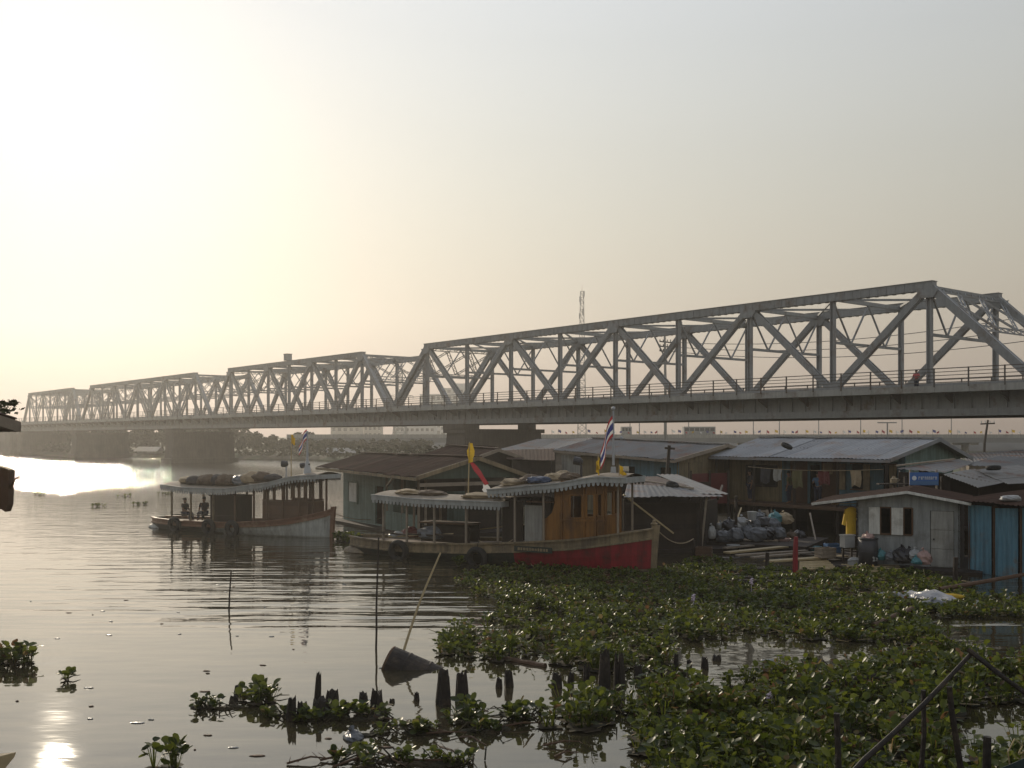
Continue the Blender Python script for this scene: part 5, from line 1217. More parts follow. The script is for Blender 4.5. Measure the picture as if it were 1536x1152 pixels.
# raft with rubbish under the stilt house
mb=MB();mb.box((10.2,43.8,.16),(5.6,4.2,.16),-.5);solo(mb,'wooden_raft',MATS['wood_dark'],'dark low raft carrying the heap of rubbish bags','raft',(10.2,43.8,.08))
gr='rubbish bags heaped on the dark raft'
lay=[(1068,803,43,(.35,.3,.28),'bag_black'),(1086,806,42.6,(.38,.3,.28),'bag_grey'),(1103,803,42.6,(.42,.34,.33),'bag_grey'),(1120,799,43,(.34,.3,.3),'bag_grey'),(1136,803,42.6,(.42,.35,.35),'bag_grey'),(1153,802,42.8,(.35,.3,.32),'bag_black'),(1168,801,43,(.36,.3,.3),'bag_grey'),(1095,789,43.6,(.36,.3,.28),'bag_black'),(1112,786,43.6,(.36,.3,.3),'bag_white'),(1129,788,43.6,(.4,.33,.3),'bag_grey'),(1147,786,43.6,(.38,.3,.3),'bag_black'),(1160,788,43.6,(.4,.33,.34),'bag_grey'),(1163,777,43.8,(.3,.28,.26),'bag_cyan'),(1176,779,44,(.4,.32,.28),'sack_tan')]
lb=['black bag lowest left in the heap on the dark raft','grey bag second from left in the bottom row of the raft heap','large grey bag third from left in the bottom row of the raft heap','grey bag in the middle of the bottom row of the raft heap','largest bluish grey bag low in the raft heap','black bag right of the largest grey bag in the raft heap','grey bag at the right end of the raft heap','black bag upper left in the raft heap','white bag upper left of centre in the raft heap','grey bag right of the white bag in the raft heap','black bag upper right in the raft heap','grey bag below the cyan bag in the raft heap','cyan bag near the top of the raft heap','tan sack topmost right in the raft heap']
for i,(q,l) in enumerate(zip(lay,lb)): bag(q[0],q[1],q[2],q[3],q[4],40+i,l,gr)
mb=MB();p=P(1128,780,43.2);mb.tube([p,p+V(0,0,.3),p+V(0,0,.36)],[.17,.2,.2],12);solo(mb,'plastic_pail',MATS['bag_white'],'white pail standing on top of the rubbish heap','pail',p,None)
bag(1068,800,41.2,(.16,.14,.3),'bag_white',3,'thin white bag hanging at the edge of the open shack',None)
gs='rubbish bags in front of the grey shack'
lay=[(1308,838,35.9,(.24,.2,.2),'bag_white'),(1322,834,35.9,(.2,.18,.2),'bag_cyan'),(1313,828,36.1,(.2,.18,.16),'bag_grey'),(1336,836,35.6,(.2,.2,.17),'bag_grey'),(1351,835,35.4,(.36,.28,.32),'bag_black'),(1362,836,35.2,(.26,.22,.28),'bag_black'),(1372,833,35.0,(.2,.18,.2),'bag_white'),(1375,842,34.8,(.2,.18,.14),'bag_cyan'),(1386,838,34.8,(.25,.2,.28),'bag_pink'),(1300,823,36.4,(.18,.16,.14),'bag_pink')]
lb=['white bag leftmost before the grey shack','cyan bag left of the black bags before the grey shack','small grey bag behind the leftmost white bag','small grey bag touching the large black bag','largest black bag before the grey shack','smaller black bag right of the largest black one','white bag right of the black bags','low cyan bag near the white door','pinkish bag standing by the white door','small pinkish bag under the white shutters']
for i,(q,l) in enumerate(zip(lay,lb)): bag(q[0],q[1],q[2],q[3],q[4],70+i,l,gs)
p=P(1302,806,36.3);bag(1302,806,36.0,(.3,.2,.14),'bag_pink',33,'crumpled pale sack on the black drum below the shutters',None,'sack','sack')
mb=MB();p=P(1302,845,36.0);p.z=.08;mb.tube([p,p+V(0,0,.5),p+V(0,0,.98)],[.32,.34,.32],14);mb.torus(p+V(0,0,.5),.34,.015,(0,0,1),16,5);mb.torus(p+V(0,0,.95),.33,.02,(0,0,1),16,5);solo(mb,'steel_drum',MATS['metal_dark'],'black steel drum below the white shutters','drum',p,None,True)
mb=MB();p=P(1271,812,36.6);mb.box((p.x,p.y,p.z),(.42,.3,.42),.3);mb.box((p.x,p.y,p.z+.22),(.46,.34,.05),.3)
q=V(p.x,p.y,0);mb2=MB();
for dx in(-.15,.15): mb2.bar((p.x+dx,p.y,-.4),(p.x+dx,p.y,p.z-.215),.06)
solo(mb,'foam_box',MATS['bag_white'],'white foam box below the yellow shirt','box',p);solo(mb2,'box_stand',MATS['wood_dark'],'two-legged stand under the white foam box','stand',q)
mb=MB();p=P(1284,838,36.2);p.z=.13;mb.box(p,(.5,.3,.16),.5);mb.blob(p+V(.0,0,.12),(.3,.18,.1),.3,5);solo(mb,'foam_block',MATS['bag_white'],'white foam block lying on the planks left of the black drum','block',p)
# planks and bamboo
def plank(a,b,w,h,m,label,grp,name='plank'):
    mb=MB();a=Vector(a);b=Vector(b);mb.bar(a,b,w,h);return solo(mb,name,MATS[m],label,'plank',a,grp)
gp='planks floating before the stilt house'
for k,(x0,y0,x1,y1,m) in enumerate(((1087,822,1190,812,'wood_grey'),(1090,829,1198,818,'bamboo'),(1105,833,1210,826,'wood_grey'),(1128,836,1230,828,'wood_grey'),(1150,842,1268,834,'bamboo'),(1215,822,1300,828,'wood_dark'),(1200,831,1275,838,'wood_dark'))):
    plank(G(x0,y0,.18),G(x1,y1,.2),.22 if m!='bamboo' else .34,.06,m,['grey plank at the back of the jumble before the stilt house','broad tan plank in the jumble before the stilt house','grey plank just below the broad tan one','long grey plank fourth from the back of the jumble','long tan bamboo pole in front of the plank jumble','dark plank running toward the black drum','dark plank below the foam box'][k],gp)
gp2='bamboo poles stacked beside the red post'
for k in range(6): 
    mb=MB();a=G(1199,842+k*2.4,.1);b=G(1240+k*3,840+k*2.6,.12);mb.tube([a,b],[.05,.045],7);solo(mb,'bamboo_pole',MATS['bamboo'],'bamboo pole in the small stack right of the red post','pole',a,gp2)
gp3='slats of the sunken raft left of the red post'
for k in range(5):
    mb=MB();a=G(1100-k*2,853+k*4.2,.08);b=G(1188+k,855+k*4.5,.08);mb.bar(a,b,.18,.06);solo(mb,'raft_slat',MATS['wood_dark'],'dark slat of the half sunken raft left of the red post','slat',a,gp3)
gp4='bamboo poles under the grey shack'
for k in range(5):
    mb=MB();a=G(1262+k*8,848+k*2.2,.06);b=G(1348+k*2,849+k*2.6,.06);mb.tube([a,b],[.05,.045],7);solo(mb,'bamboo_pole',MATS['bamboo'],'bamboo pole floating under the front of the grey shack','pole',a,gp4)
a=G(1193,863);mb=MB();mb.tube([a-V(0,0,.6),a+V(0,0,.7),a+V(.02,0,1.28)],[.09,.09,.07],8);solo(mb,'mooring_post',MATS['red_paint'],'short red mooring post standing in the plants','post',a)
mb=MB();a=G(1410,884,.15);mb.tube([a,G(1536,862,.35)],[.07,.06],7);solo(mb,'bamboo_pole',MATS['wood_brown'],'slanting pole lying before the blue tin shed','pole',a)
for k,(px,py) in enumerate(((1432,880),(1040,838),(1150,850))):
    mb=MB();a=G(px,py);mb.tube([a-V(0,0,.8),a+V(.03,.0,.9-.2*k)],[.09,.07],7);solo(mb,'mooring_post',MATS['wood_dark'],['dark post at the foot of the blue tin shed','dark post at the right of the open shack','dark stump post left of the red post'][k],'post',a)
# ================================================================== LEFT: corner of a stilt house
hl=thing('stilt_house','corner of a tan stilt house reaching in at the left edge','house',(-9,13,0))
tip=P(33,631,12.0);he=V(-.60,.80,0);hf=V(-.80,-.60,0)   # he: along the river eave going back, hf: into the house
def H(a,b,z): q=tip+he*a+hf*b; return V(q.x,q.y,z)
z0=tip.z
mb=MB();mb.tin(H(-.1,3.6,z0+1.2),H(5,3.6,z0+1.2),H(5,0,z0),H(0,0,z0),w=.8,per=.16,amp=.014);mb.build('roof',MATS['tin_rust'],hl)
mb=MB();mb.bar(H(.03,.03,z0-.07),H(5,.03,z0-.07),.05,.12);mb.bar(H(.03,.03,z0-.07),H(.0,3.5,z0+1.1),.05,.12);mb.build('eave_board',MATS['wood_grey'],hl)
mb=MB();mb.bar(H(.2,.3,z0-.2),H(4.8,.3,z0-.2),.1,.16);mb.build('wall_plate',MATS['wood_brown'],hl)
mb=MB();mb.wall(H(4.8,1.2,0),H(.4,1.2,0),2.2,z0+.2,.08,[(1.2,2.2,3.1,4.2)],planks=.2);mb.wall(H(.4,1.2,0),H(.4,4,0),2.2,z0+.3,.08,planks=.2);mb.build('wall',MATS['wood_brown'],hl)
mb=MB();c=H(2.5,2.4,2.1);mb.box(c,(4.8,3.2,.14),math.atan2(he.y,he.x));mb.build('floor',MATS['wood_brown'],hl)
for a_ in(.5,4.6):
    for b_ in(1.1,3.6): postw(hl,H(a_,b_,0),-.8,2.05,'wood_dark',.16,'stilt')
# hanging timber with a splintered foot, carried by a beam from the house wall
x=P(9,0,12).x;zt=P(0,702,12).z;zb=P(0,768,12).z
mb=MB();mb.poly([(x-.16,12,zt+.04),(x-.02,12,zt),(x+.03,12,zt-.02),(x+.035,12,zt-.05),(x+.02,12,zb+.08),(x-.01,12,zb),(x-.05,12,zb+.03),(x-.16,12,zb+.05)],(0,.14,0));ht=mb.build('corner_timber',MATS['wood_brown'],hl)
mb=MB();mb.bar((x-.1,12.07,zt-.1),H(.5,1.25,zt-.1),.1,.12);mb.build('outrigger_beam',MATS['wood_brown'],ht)
mb=MB();mb.tube([(x+.02,12.05,P(0,733,12).z),(x+.11,12.0,P(0,718,12).z),(x+.17,12,P(0,713,12).z)],[.018,.014,.008],5);mb.tube([(x+.11,12.0,P(0,718,12).z),(x+.19,12.05,P(0,717,12).z),(x+.21,12.05,P(0,722,12).z)],[.012,.012,.006],5);mb.build('twig_bracket',MATS['wood_brown'],ht)
t=thing('roof_weed','tuft of weeds growing on the roof at the left edge','plant',P(6,619,12.6))
mb=MB();leaf_crown(mb,(0,0,.05),(.28,.25,.12),160,.035,5);mb.build('foliage',MATS['crown_leaf_olive'],t,world=False)
# ================================================================== WATER PLANTS
def leaf_mat(name,c1,c2,c3,tr):
    m=bpy.data.materials.new(name);m.use_nodes=True;N=m.node_tree.nodes;L=m.node_tree.links;b=N['Principled BSDF']
    g=N.new('ShaderNodeNewGeometry');cr=N.new('ShaderNodeValToRGB');e=cr.color_ramp.elements
    e[0].color=(*c1,1);e[0].position=0;e[1].color=(*c2,1);e[1].position=.62;x=e.new(.92);x.color=(*c2,1);x=e.new(.95);x.color=(*c3,1);x=e.new(1);x.color=(c3[0]*.6,c3[1]*.45,c3[2]*.5,1)
    pn=N.new('ShaderNodeTexNoise');pn.inputs['Scale'].default_value=.7;pn.inputs['Detail'].default_value=3;L.new(g.outputs['Position'],pn.inputs['Vector'])
    ad=N.new('ShaderNodeMath');ad.operation='MULTIPLY_ADD';ad.inputs[1].default_value=.8;ad.inputs[2].default_value=-.42;L.new(pn.outputs['Fac'],ad.inputs[0]);a2=N.new('ShaderNodeMath');a2.operation='ADD';a2.use_clamp=True;L.new(g.outputs['Random Per Island'],a2.inputs[0]);L.new(ad.outputs[0],a2.inputs[1]);L.new(a2.outputs[0],cr.inputs[0]);L.new(cr.outputs[0],b.inputs['Base Color']);b.inputs['Roughness'].default_value=.38;b.inputs['Specular IOR Level'].default_value=.26
    t=N.new('ShaderNodeBsdfTranslucent');mx=N.new('ShaderNodeMixShader');mx.inputs[0].default_value=tr
    hs=N.new('ShaderNodeHueSaturation');hs.inputs['Value'].default_value=1.7;hs.inputs['Hue'].default_value=.485;L.new(cr.outputs[0],hs.inputs['Color']);L.new(hs.outputs[0],t.inputs['Color'])
    L.new(b.outputs[0],mx.inputs[1]);L.new(t.outputs[0],mx.inputs[2]);L.new(mx.outputs[0],N['Material Output'].inputs['Surface']);MATS[name]=m;return m
leaf_mat('hyacinth_leaf',(.024,.040,.006),(.082,.105,.014),(.17,.135,.05),.42)
mat('root_mat',(.035,.032,.017),.9,.4,3,.4,col2=(.07,.05,.03),c2amt=.4,c2scale=2)
ANG=np.linspace(0,2*np.pi,9)[:-1]
RIMU=np.cos(ANG)*.5+.5; RIMV=np.sin(ANG)*.47*(1+.12*np.cos(ANG)); RIMW=np.abs(np.sin(ANG))*.12+.05*(np.cos(ANG)<-.5)
def plant_mesh(name,centres,rng,nl=(9,15),hs=(.10,.34),ls=(.04,.118),rad_=.18,mats=None,base=True,parent=None):
    """rosettes of stalked, cupped, near round leaves"""
    vv=[];ff=[];mi=[];o=0
    pos=[];az=[];ln=[];hh=[];out=[]
    for (x,y,s) in centres:
        k=rng.randint(*nl)
        for i in range(k):
            pos.append((x,y,s));az.append(rng.uniform(0,2*math.pi));ln.append(rng.uniform(*ls)*(.8+.4*s));hh.append((rng.uniform(*hs))*s);out.append(rng.uniform(.25,1)*rad_*s)
    n=len(pos);pos=np.array(pos);az=np.array(az);ln=np.array(ln);hh=np.array(hh);out=np.array(out)
    rs=np.random.RandomState(rng.randint(0,9999))
    d=np.stack([np.cos(az),np.sin(az),np.zeros(n)],1);bx=pos[:,:2]
    base0=np.stack([bx[:,0],bx[:,1],np.full(n,-.02)],1)
    tip=base0+d*out[:,None]+np.stack([rs.uniform(-.03,.03,n),rs.uniform(-.03,.03,n),hh+.02],1)
    # blade frame: u = outward tilted up by pitch, v = side, w = normal
    pitch=rs.uniform(-.35,1.25,n);yaw=az+rs.uniform(-.9,.9,n)
    u=np.stack([np.cos(yaw)*np.cos(pitch),np.sin(yaw)*np.cos(pitch),np.sin(pitch)],1)
    v=np.stack([-np.sin(yaw),np.cos(yaw),np.zeros(n)],1);roll=rs.uniform(-.5,.5,n)
    w=np.cross(u,v);v2=v*np.cos(roll)[:,None]+w*np.sin(roll)[:,None];w2=np.cross(u,v2)
    verts=np.zeros((n,13,3));L=ln[:,None]
    for k in range(8): verts[:,k]=tip+u*L*RIMU[k]+v2*L*RIMV[k]+w2*L*RIMW[k]
    verts[:,8]=tip+u*L*.5-w2*L*.02
    pw=np.stack([-np.sin(az),np.cos(az),np.zeros(n)],1)*(.007+.004*pos[:,2:3])
    verts[:,9]=base0-pw;verts[:,10]=base0+pw;verts[:,11]=tip+pw*.6+u*L*.05;verts[:,12]=tip-pw*.6+u*L*.05
    off=(np.arange(n)*13)[:,None]
    tri=np.concatenate([np.concatenate([off+k,off+(k+1)%8,off+8],1) for k in range(8)],0)
    quad=np.concatenate([off+9,off+10,off+11,off+12],1)
    V_=verts.reshape(-1,3)
    nq=len(quad);nt_=len(tri)
    me=bpy.data.meshes.new(name)
    extra=[];ex_f=[]
    if base:
        for (x,y,s) in centres:
            r=.16*s*rng.uniform(.7,1.3);a0=rng.uniform(0,6.28);z=rng.uniform(.004,.03);q=len(V_)+len(extra)
            for k in range(6):
                a=a0+k*math.pi/3;rr=r*rng.uniform(.6,1.2);extra.append((x+math.cos(a)*rr,y+math.sin(a)*rr,z+rng.uniform(0,.03)))
            ex_f.append(tuple(range(q,q+6)))
    allv=np.concatenate([V_,np.array(extra)],0) if extra else V_
    nb=len(ex_f)
    me.vertices.add(len(allv));me.vertices.foreach_set('co',allv.ravel())
    loops=np.concatenate([tri.ravel(),quad.ravel(),np.array([i for f in ex_f for i in f],dtype=int)])
    me.loops.add(len(loops));me.loops.foreach_set('vertex_index',loops.astype(np.int32))
    tot=np.concatenate([np.full(nt_,3),np.full(nq,4),np.full(nb,6)]);st=np.concatenate([[0],np.cumsum(tot)[:-1]])
    me.polygons.add(len(tot));me.polygons.foreach_set('loop_start',st.astype(np.int32));me.polygons.foreach_set('loop_total',tot.astype(np.int32))
    me.materials.append(MATS['hyacinth_leaf']);me.materials.append(MATS['root_mat'])
    me.polygons.foreach_set('material_index',np.concatenate([np.zeros(nt_+nq),np.ones(nb)]).astype(np.int32))
    me.polygons.foreach_set('use_smooth',np.concatenate([np.ones(nt_),np.zeros(nq+nb)]).astype(bool))
    me.update();me.validate()
    ob=bpy.data.objects.new(name,me);COL.objects.link(ob)
    if parent: ob.parent=parent
    return ob
def inside(poly,x,y):
    c=False;n=len(poly);j=n-1
    for i in range(n):
        xi,yi=poly[i];xj,yj=poly[j]
        if (yi>y)!=(yj>y) and x<(xj-xi)*(y-yi)/(yj-yi)+xi: c=not c
        j=i
    return c
def scatter(polypx,dens,rng,ragged=.35,smin=.75,smax=1.15,gap=.22,fr=.55):
    w=[G(*p).xy for p in polypx];pl=[(p.x,p.y) for p in w];xs=[p[0] for p in pl];ys=[p[1] for p in pl];out=[]
    n=int((max(xs)-min(xs)+1)*(max(ys)-min(ys)+1)*dens)
    for i in range(n):
        x=rng.uniform(min(xs)-.5,max(xs)+.5);y=rng.uniform(min(ys)-.5,max(ys)+.5)
        q=V(x,y,0);nz=V(noise.noise(q*1.3),noise.noise(q*1.3+V(9,3,1)),0)*ragged*2
        if not inside(pl,x+nz.x,y+nz.y): continue
        if noise.noise(q*fr+V(4,8,2))>.5-gap and rng.random()<.75: continue
        s=rng.uniform(smin,smax)*(1-.5*min(1,max(0,(y-20)/12)))*(1+.75*noise.noise(q*.9+V(1,2,3)))
        out.append((x,y,s))
    return out
rng=random.Random(21)
M1=[(692,872),(725,853),(800,846),(880,854),(985,858),(1060,836),(1100,848),(1195,858),(1215,856),(1300,856),(1420,868),(1440,884),(1560,902),(1560,926),(1455,926),(1410,934),(1400,985),(1345,966),(1300,970),(1180,958),(1110,955),(1010,968),(1000,1003),(940,1012),(860,1004),(820,994),(770,972),(775,948),(735,935),(748,905),(700,888)]
M1b=[(655,965),(668,952),(700,948),(745,950),(775,958),(800,985),(760,992),(700,992),(662,990)]
M2=[(815,1085),(850,1066),(900,1052),(960,1052),(1040,1040),(1090,1040),(1130,1024),(1180,1026),(1240,1030),(1335,990),(1420,985),(1460,992),(1580,985),(1600,1050),(1480,1066),(1410,1080),(1385,1112),(1470,1132),(1600,1128),(1620,1320),(960,1320),(985,1150),(935,1085),(880,1108),(835,1100)]
c1=scatter(M1,15,rng,.35,.7,1.05,.12)+scatter(M1b,14,rng,.12,.85,1.1,-1)
c2=scatter(M2,18,rng,.3,.85,1.3,.16,.8)
mats_=plant_mesh('water_hyacinth',c1+c2,rng,rad_=.17)
tag(mats_,'green water hyacinth carpet floating between the boats and the foreground posts','floating plants',kind='stuff')
def clump(name,label,px,py,n,r,smin=.8,smax=1.2,grp=None,lsz=(.085,.15),hs=(.1,.34)):
    c=G(px,py);t=thing(name,label,'water plant',c,0,grp);cs=[]
    for i in range(n):
        a=rng.uniform(0,6.28);q=r*math.sqrt(rng.random());cs.append((math.cos(a)*q,math.sin(a)*q*1.0,rng.uniform(smin,smax)))
    plant_mesh('foliage',cs,rng,ls=lsz,hs=hs,parent=t)
    mb=MB()
    for i in range(3+n//3):
        a=rng.uniform(0,6.28);p=V(math.cos(a)*r*.6,math.sin(a)*r*.6,.01);q=p+V(rng.uniform(-.4,.4),rng.uniform(-.3,.3),rng.uniform(.0,.06));mb.tube([p,p.lerp(q,.5)+V(0,0,.03),q],[.014,.012,.006],5)
    mb.build('runner_stem',MATS['root_mat'],t,world=False)
clump('water_hyacinth','big hyacinth clump reaching in at the left edge',4,996,14,.55,.7,1.0,None,(.09,.16),(.1,.36))
clump('water_hyacinth','small hyacinth sprig floating right of the left edge clump',100,1020,1,.06,.6,.7)
clump('water_hyacinth','hyacinth clump growing among the leftmost stumps',385,1052,9,.42,.6,.85)
clump('water_hyacinth','hyacinth sprig at the bottom edge left of centre',250,1158,3,.2,.8,1.0,None,(.1,.15),(.2,.42))
clump('water_hyacinth','hyacinth clump below the twin tall stumps',703,1082,7,.3,.6,.85)
clump('water_hyacinth','low hyacinth clump beside the double stump',520,1072,4,.25,.45,.65)
clump('water_hyacinth','small hyacinth clump left of the foreground carpet',770,1082,5,.26,.6,.85)
clump('water_hyacinth','low leafy sprigs at the bottom edge left of the carpet',535,1146,5,.42,.45,.65)
clump('water_hyacinth','hyacinth clump between the stern of the near boat and the far boat bow',520,812,16,.7,.8,1.1)
clump('water_hyacinth','sprig of hyacinth under the near boat hull',680,850,4,.3,.8,1.0)
gfl='hyacinth drifting on the open river'
for (px,py) in((210,757),(185,745),(245,742),(152,760),(60,742),(330,735)):
    clump('water_hyacinth','small dark clump of hyacinth drifting on the open river',px,py,5,.6,.4,.6,gfl)
# flowers
for (px,py,l) in((1154,1052,'pale lilac hyacinth flower in the foreground carpet'),(1127,875,'white hyacinth flower in the far part of the carpet'),(1040,900,'pale flower left of the white one in the carpet')):
    c=G(px,py,.25);mb=MB();mb.tube([c-V(0,0,.27),c],.008,5)
    for k in range(9):
        a=k*2.4;q=c+V(math.cos(a)*.03,math.sin(a)*.03,.02*k-.02);mb.blob(q,(.035,.035,.02),.2,k,6,4)
    solo(mb,'hyacinth_flower',MATS['white_flower'],l,'flower',c)
# ================================================================== STUMPS, POLES, DEBRIS
def stump(px,yb,yt,w,label,seed,lean=0,grp='rotten stumps standing in the water',two=False):
    c=G(px,yb);Y=c.y;h=(yb-yt)/F*Y;r=w/F*Y/2;mb=MB();rs=random.Random(seed);n=14;rows=8;vs=[];fs=[];jag=[rs.choice((0,0,.06,.12,.3)) for _ in range(14)];ph=rs.uniform(0,6)
    for j in range(rows):
        f=j/(rows-1)
        for k in range(n):
            a=2*math.pi*k/n;d=V(math.cos(a),math.sin(a),0)
            fz=max(0,(f*(h+.7)-.7)/h);rr=r*(1.1-.3*fz**1.5)*(1+.45*noise.noise(V(math.cos(a)*1.3,math.sin(a)*1.3,f*1.6+seed*3))+.09*math.sin(6*a+seed))
            ztop=h*(1-.42*abs(noise.noise(V(math.cos(a)*1.1+seed*2.7,math.sin(a)*1.1,seed)))-jag[k])
            z=-.7+(ztop+.7)*f
            vs.append(V(d.x*rr+lean*max(z,0),d.y*rr,z))
    for j in range(rows-1):
        for k in range(n): fs.append((j*n+k,j*n+(k+1)%n,(j+1)*n+(k+1)%n,(j+1)*n+k))
    top=len(vs);vs.append(V(lean*h*.6,0,h*.62))
    for k in range(n): fs.append(((rows-1)*n+k,(rows-1)*n+(k+1)%n,top))
    mb.add(vs,fs);o=mb.build('wooden_stump',MATS['wood_wet'],None);o.location=c;tag(o,label,'stump',grp)
ST_=[(475,1062,1003,9,'tall thin stump standing highest among the left stumps',.04),(357,1041,1025,12,'small round topped stump farthest left',0),(350,1054,1042,14,'low stump below the round topped one at the far left',.1),(437,1080,1041,14,'pointed stump left of the tall thin stump',.06),(453,1076,1050,18,'broad low stump just left of the tall thin stump',0),(497,1062,1033,20,'thick notched stump right of the tall thin stump',.05),(480,1072,1046,26,'wide base stump at the foot of the tall thin stump',0),(517,1064,1050,11,'small low stump right of the thick notched stump',0),(545,1063,1037,16,'left half of the squat double stump',0),(566,1063,1032,20,'right half of the squat double stump',-.05),(588,1053,1047,9,'low lump right of the squat double stump',0),(625,1050,1037,8,'thin little stump left of the two tall broken stumps',0),(665,1056,1004,21,'broad tall broken stump left of its narrower twin',0),(692,1053,1004,16,'tapering broken stump right of the broad one',.0),(749,1031,1016,9,'thin spike stump in the middle of the open water',0),(763,1029,1004,14,'pointed stump right of the thin spike',0),(835,1031,1006,15,'notched short stump left of the black posts',0),(855,1028,1007,9,'narrow stump right of the notched short one',.1),(880,1026,992,11,'plain post stump left of the big black stump',0),(906,1038,968,18,'big black stump tallest before the carpet edge',0),(928,1033,974,15,'black stump right of the biggest one',0),(958,1016,996,13,'short stump right of the black pair',0),(1013,1010,978,8,'thin stump in the gap of open water at the right',.05),(1034,1000,989,8,'tiny stump right of the thin one in the gap',0),(1057,1003,984,11,'small upright stump in the gap with a leaf on top',0),(1075,990,981,13,'low square stump farthest right in the gap',0),(1182,1025,1002,22,'broad stump buried in the right carpet',0)]
for i,s_ in enumerate(ST_): stump(*s_[:4],s_[4],i+1,s_[5])
def stick(name,a,b,r,m,label,cat='pole',grp=None,bend=.0):
    a=Vector(a);b=Vector(b);mb=MB();n=6;pts=[]
    for i in range(n+1):
        f=i/n;p=a.lerp(b,f)+V(bend*math.sin(f*math.pi),0,0)+V(noise.noise(V(f*3,r*50,a.x))*.02,0,0);pts.append(p)
    mb.tube(pts,[r*(1-.35*i/n) for i in range(n+1)],6);return solo(mb,name,MATS[m],label,cat,a,grp)
a=G(342,916);stick('water_pole',a-V(0,0,.6),P(346,855,a.y),.027,'wood_wet','thin dark pole standing alone in the open water at the left')
a=G(562,974);stick('water_pole',a-V(0,0,.6),P(568,806,a.y+.2),.028,'wood_wet','tall thin dark pole left of the sunken drum')
a=G(600,976,.25);stick('bamboo_cane',a-V(0,-.1,.2),P(661,829,a.y+1.0),.03,'bamboo','slanting bamboo cane stuck beside the sunken drum',bend=-.05)
# half sunken drum
c=G(612,1000);t=thing('sunken_drum','half sunken tilted rusty drum with the bamboo cane beside it','drum',c)
mb=MB();ax=V(.93,-.16,-.34).normalized();p0=V(-.42,.1,.03);pts=[p0+ax*q for q in(-.02,0,.05,.35,.38,.41,.8,.83,.86,1.2,1.25)];mb.tube(pts,[.3,.36,.38,.375,.388,.375,.37,.382,.365,.37,.35],22);mb.build('shell',MATS['wood_wet'],t,world=False,smooth=False)
mb=MB();mb.torus(p0+ax*.01,.362,.022,ax,24,6);mb.build('rim',MATS['wood_brown'],t,world=False)
# floating logs and rubbish
def log(a,b,r,m,label,name='floating_log'):
    a=Vector(a);b=Vector(b);mb=MB();n=6;mb.tube([a.lerp(b,i/n)+V(0,0,.03*noise.noise(V(i*.9,a.x,2))) for i in range(n+1)],[r*(.8+.3*abs(noise.noise(V(i*1.3,a.y,0)))) for i in range(n+1)],9);solo(mb,name,MATS[m],label,'log',a)
log(G(745,985,.03),G(818,1000,.0),.075,'wood_brown','dark log floating left of the carpet edge')
log(G(1238,1030,.2),G(1318,1014,.25),.085,'wood_dark','thick dark log lying across the right carpet')
log(G(1206,1082,.16),G(1229,1050,.22),.05,'wood_grey','short pale log end in the right carpet')
log(G(1310,938,.12),G(1368,914,.2),.07,'wood_brown','brown log slanting below the white plastic sheet')
log(G(1158,1040,.2),G(1205,1062,.16),.022,'bamboo','thin curved pale stick in the right carpet')
# white plastic sheet, yellow mat, white bag
mb=MB();o_=G(1368,905);N1=18;N2=7;xa=G(1322,897);xb=G(1418,906)
for i in range(N1+1):
    for j in range(N2+1):
        f=i/N1;g=j/N2-.5;p=xa.lerp(xb,f);wd=.35+.75*math.sin(f*2.6)*f
        mb.v.append(V(p.x+g*.2,p.y-g*wd*2,.10+.22*f*(1-abs(g))+.09*noise.noise(V(f*7,g*6,1))+.05*noise.noise(V(f*17,g*13,4))))
for i in range(N1):
    for j in range(N2): mb.f.append((i*(N2+1)+j,(i+1)*(N2+1)+j,(i+1)*(N2+1)+j+1,i*(N2+1)+j+1));mb.m.append(0)
solo(mb,'plastic_sheet',MATS['plastic_sheet'],'crumpled white plastic sheet lying on the carpet before the tin shed','plastic sheet',o_)
bag(1400,910,27.3,(.42,.3,.18),'bag_grey',91,'grey bag under the right end of the white plastic sheet')
mb=MB();p=G(1428,896,.18);mb.blob(p,(.34,.24,.11),.3,8,flat=.08);solo(mb,'yellow_mat',MATS['flag_yellow'],'yellow foam mat right of the white plastic sheet','mat',p)
bag(1466,914,27.4,(.28,.22,.16),'bag_white',92,'white bag floating before the tin shed')
bag(1511,902,28.9,(.12,.1,.08),'bag_white',93,'small white scrap right of the white floating bag',None,'plastic_scrap','scrap')
bag(1232,1078,16.9,(.12,.1,.09),'sack_tan',94,'tan crumpled scrap beside the pale log end',None,'plastic_scrap','scrap')
bag(1148,1051,17.9,(.07,.06,.05),'bag_white',95,'small white scrap left of the lilac flower',None,'plastic_scrap','scrap')
mb=MB();a=G(1142,992,.05);mb.tube([a,a+V(.3,.02,0)],.045,10);mb.tube([a+V(.3,.02,0),a+V(.36,.02,0)],[.04,.02],8);solo(mb,'plastic_bottle',MATS['bag_white'],'white bottle floating in the gap of open water','bottle',a,None,True)
bag(530,1108,15.7,(.24,.16,.12),'bag_grey',96,'torn translucent bag in the debris at the bottom',None,'plastic_bag','bag')
g2='twigs drifting below the stumps';rs=random.Random(9)
tw=[(560,1075,640,1092),(600,1085,680,1100),(640,1100,700,1098),(480,1140,540,1128),(540,1120,610,1150),(600,1140,710,1142),(560,1062,590,1072),(690,1106,730,1118),(815,1118,870,1112),(832,1135,868,1128),(740,1092,820,1084),(660,1120,690,1135),(500,1150,560,1135),(430,1145,500,1138)]
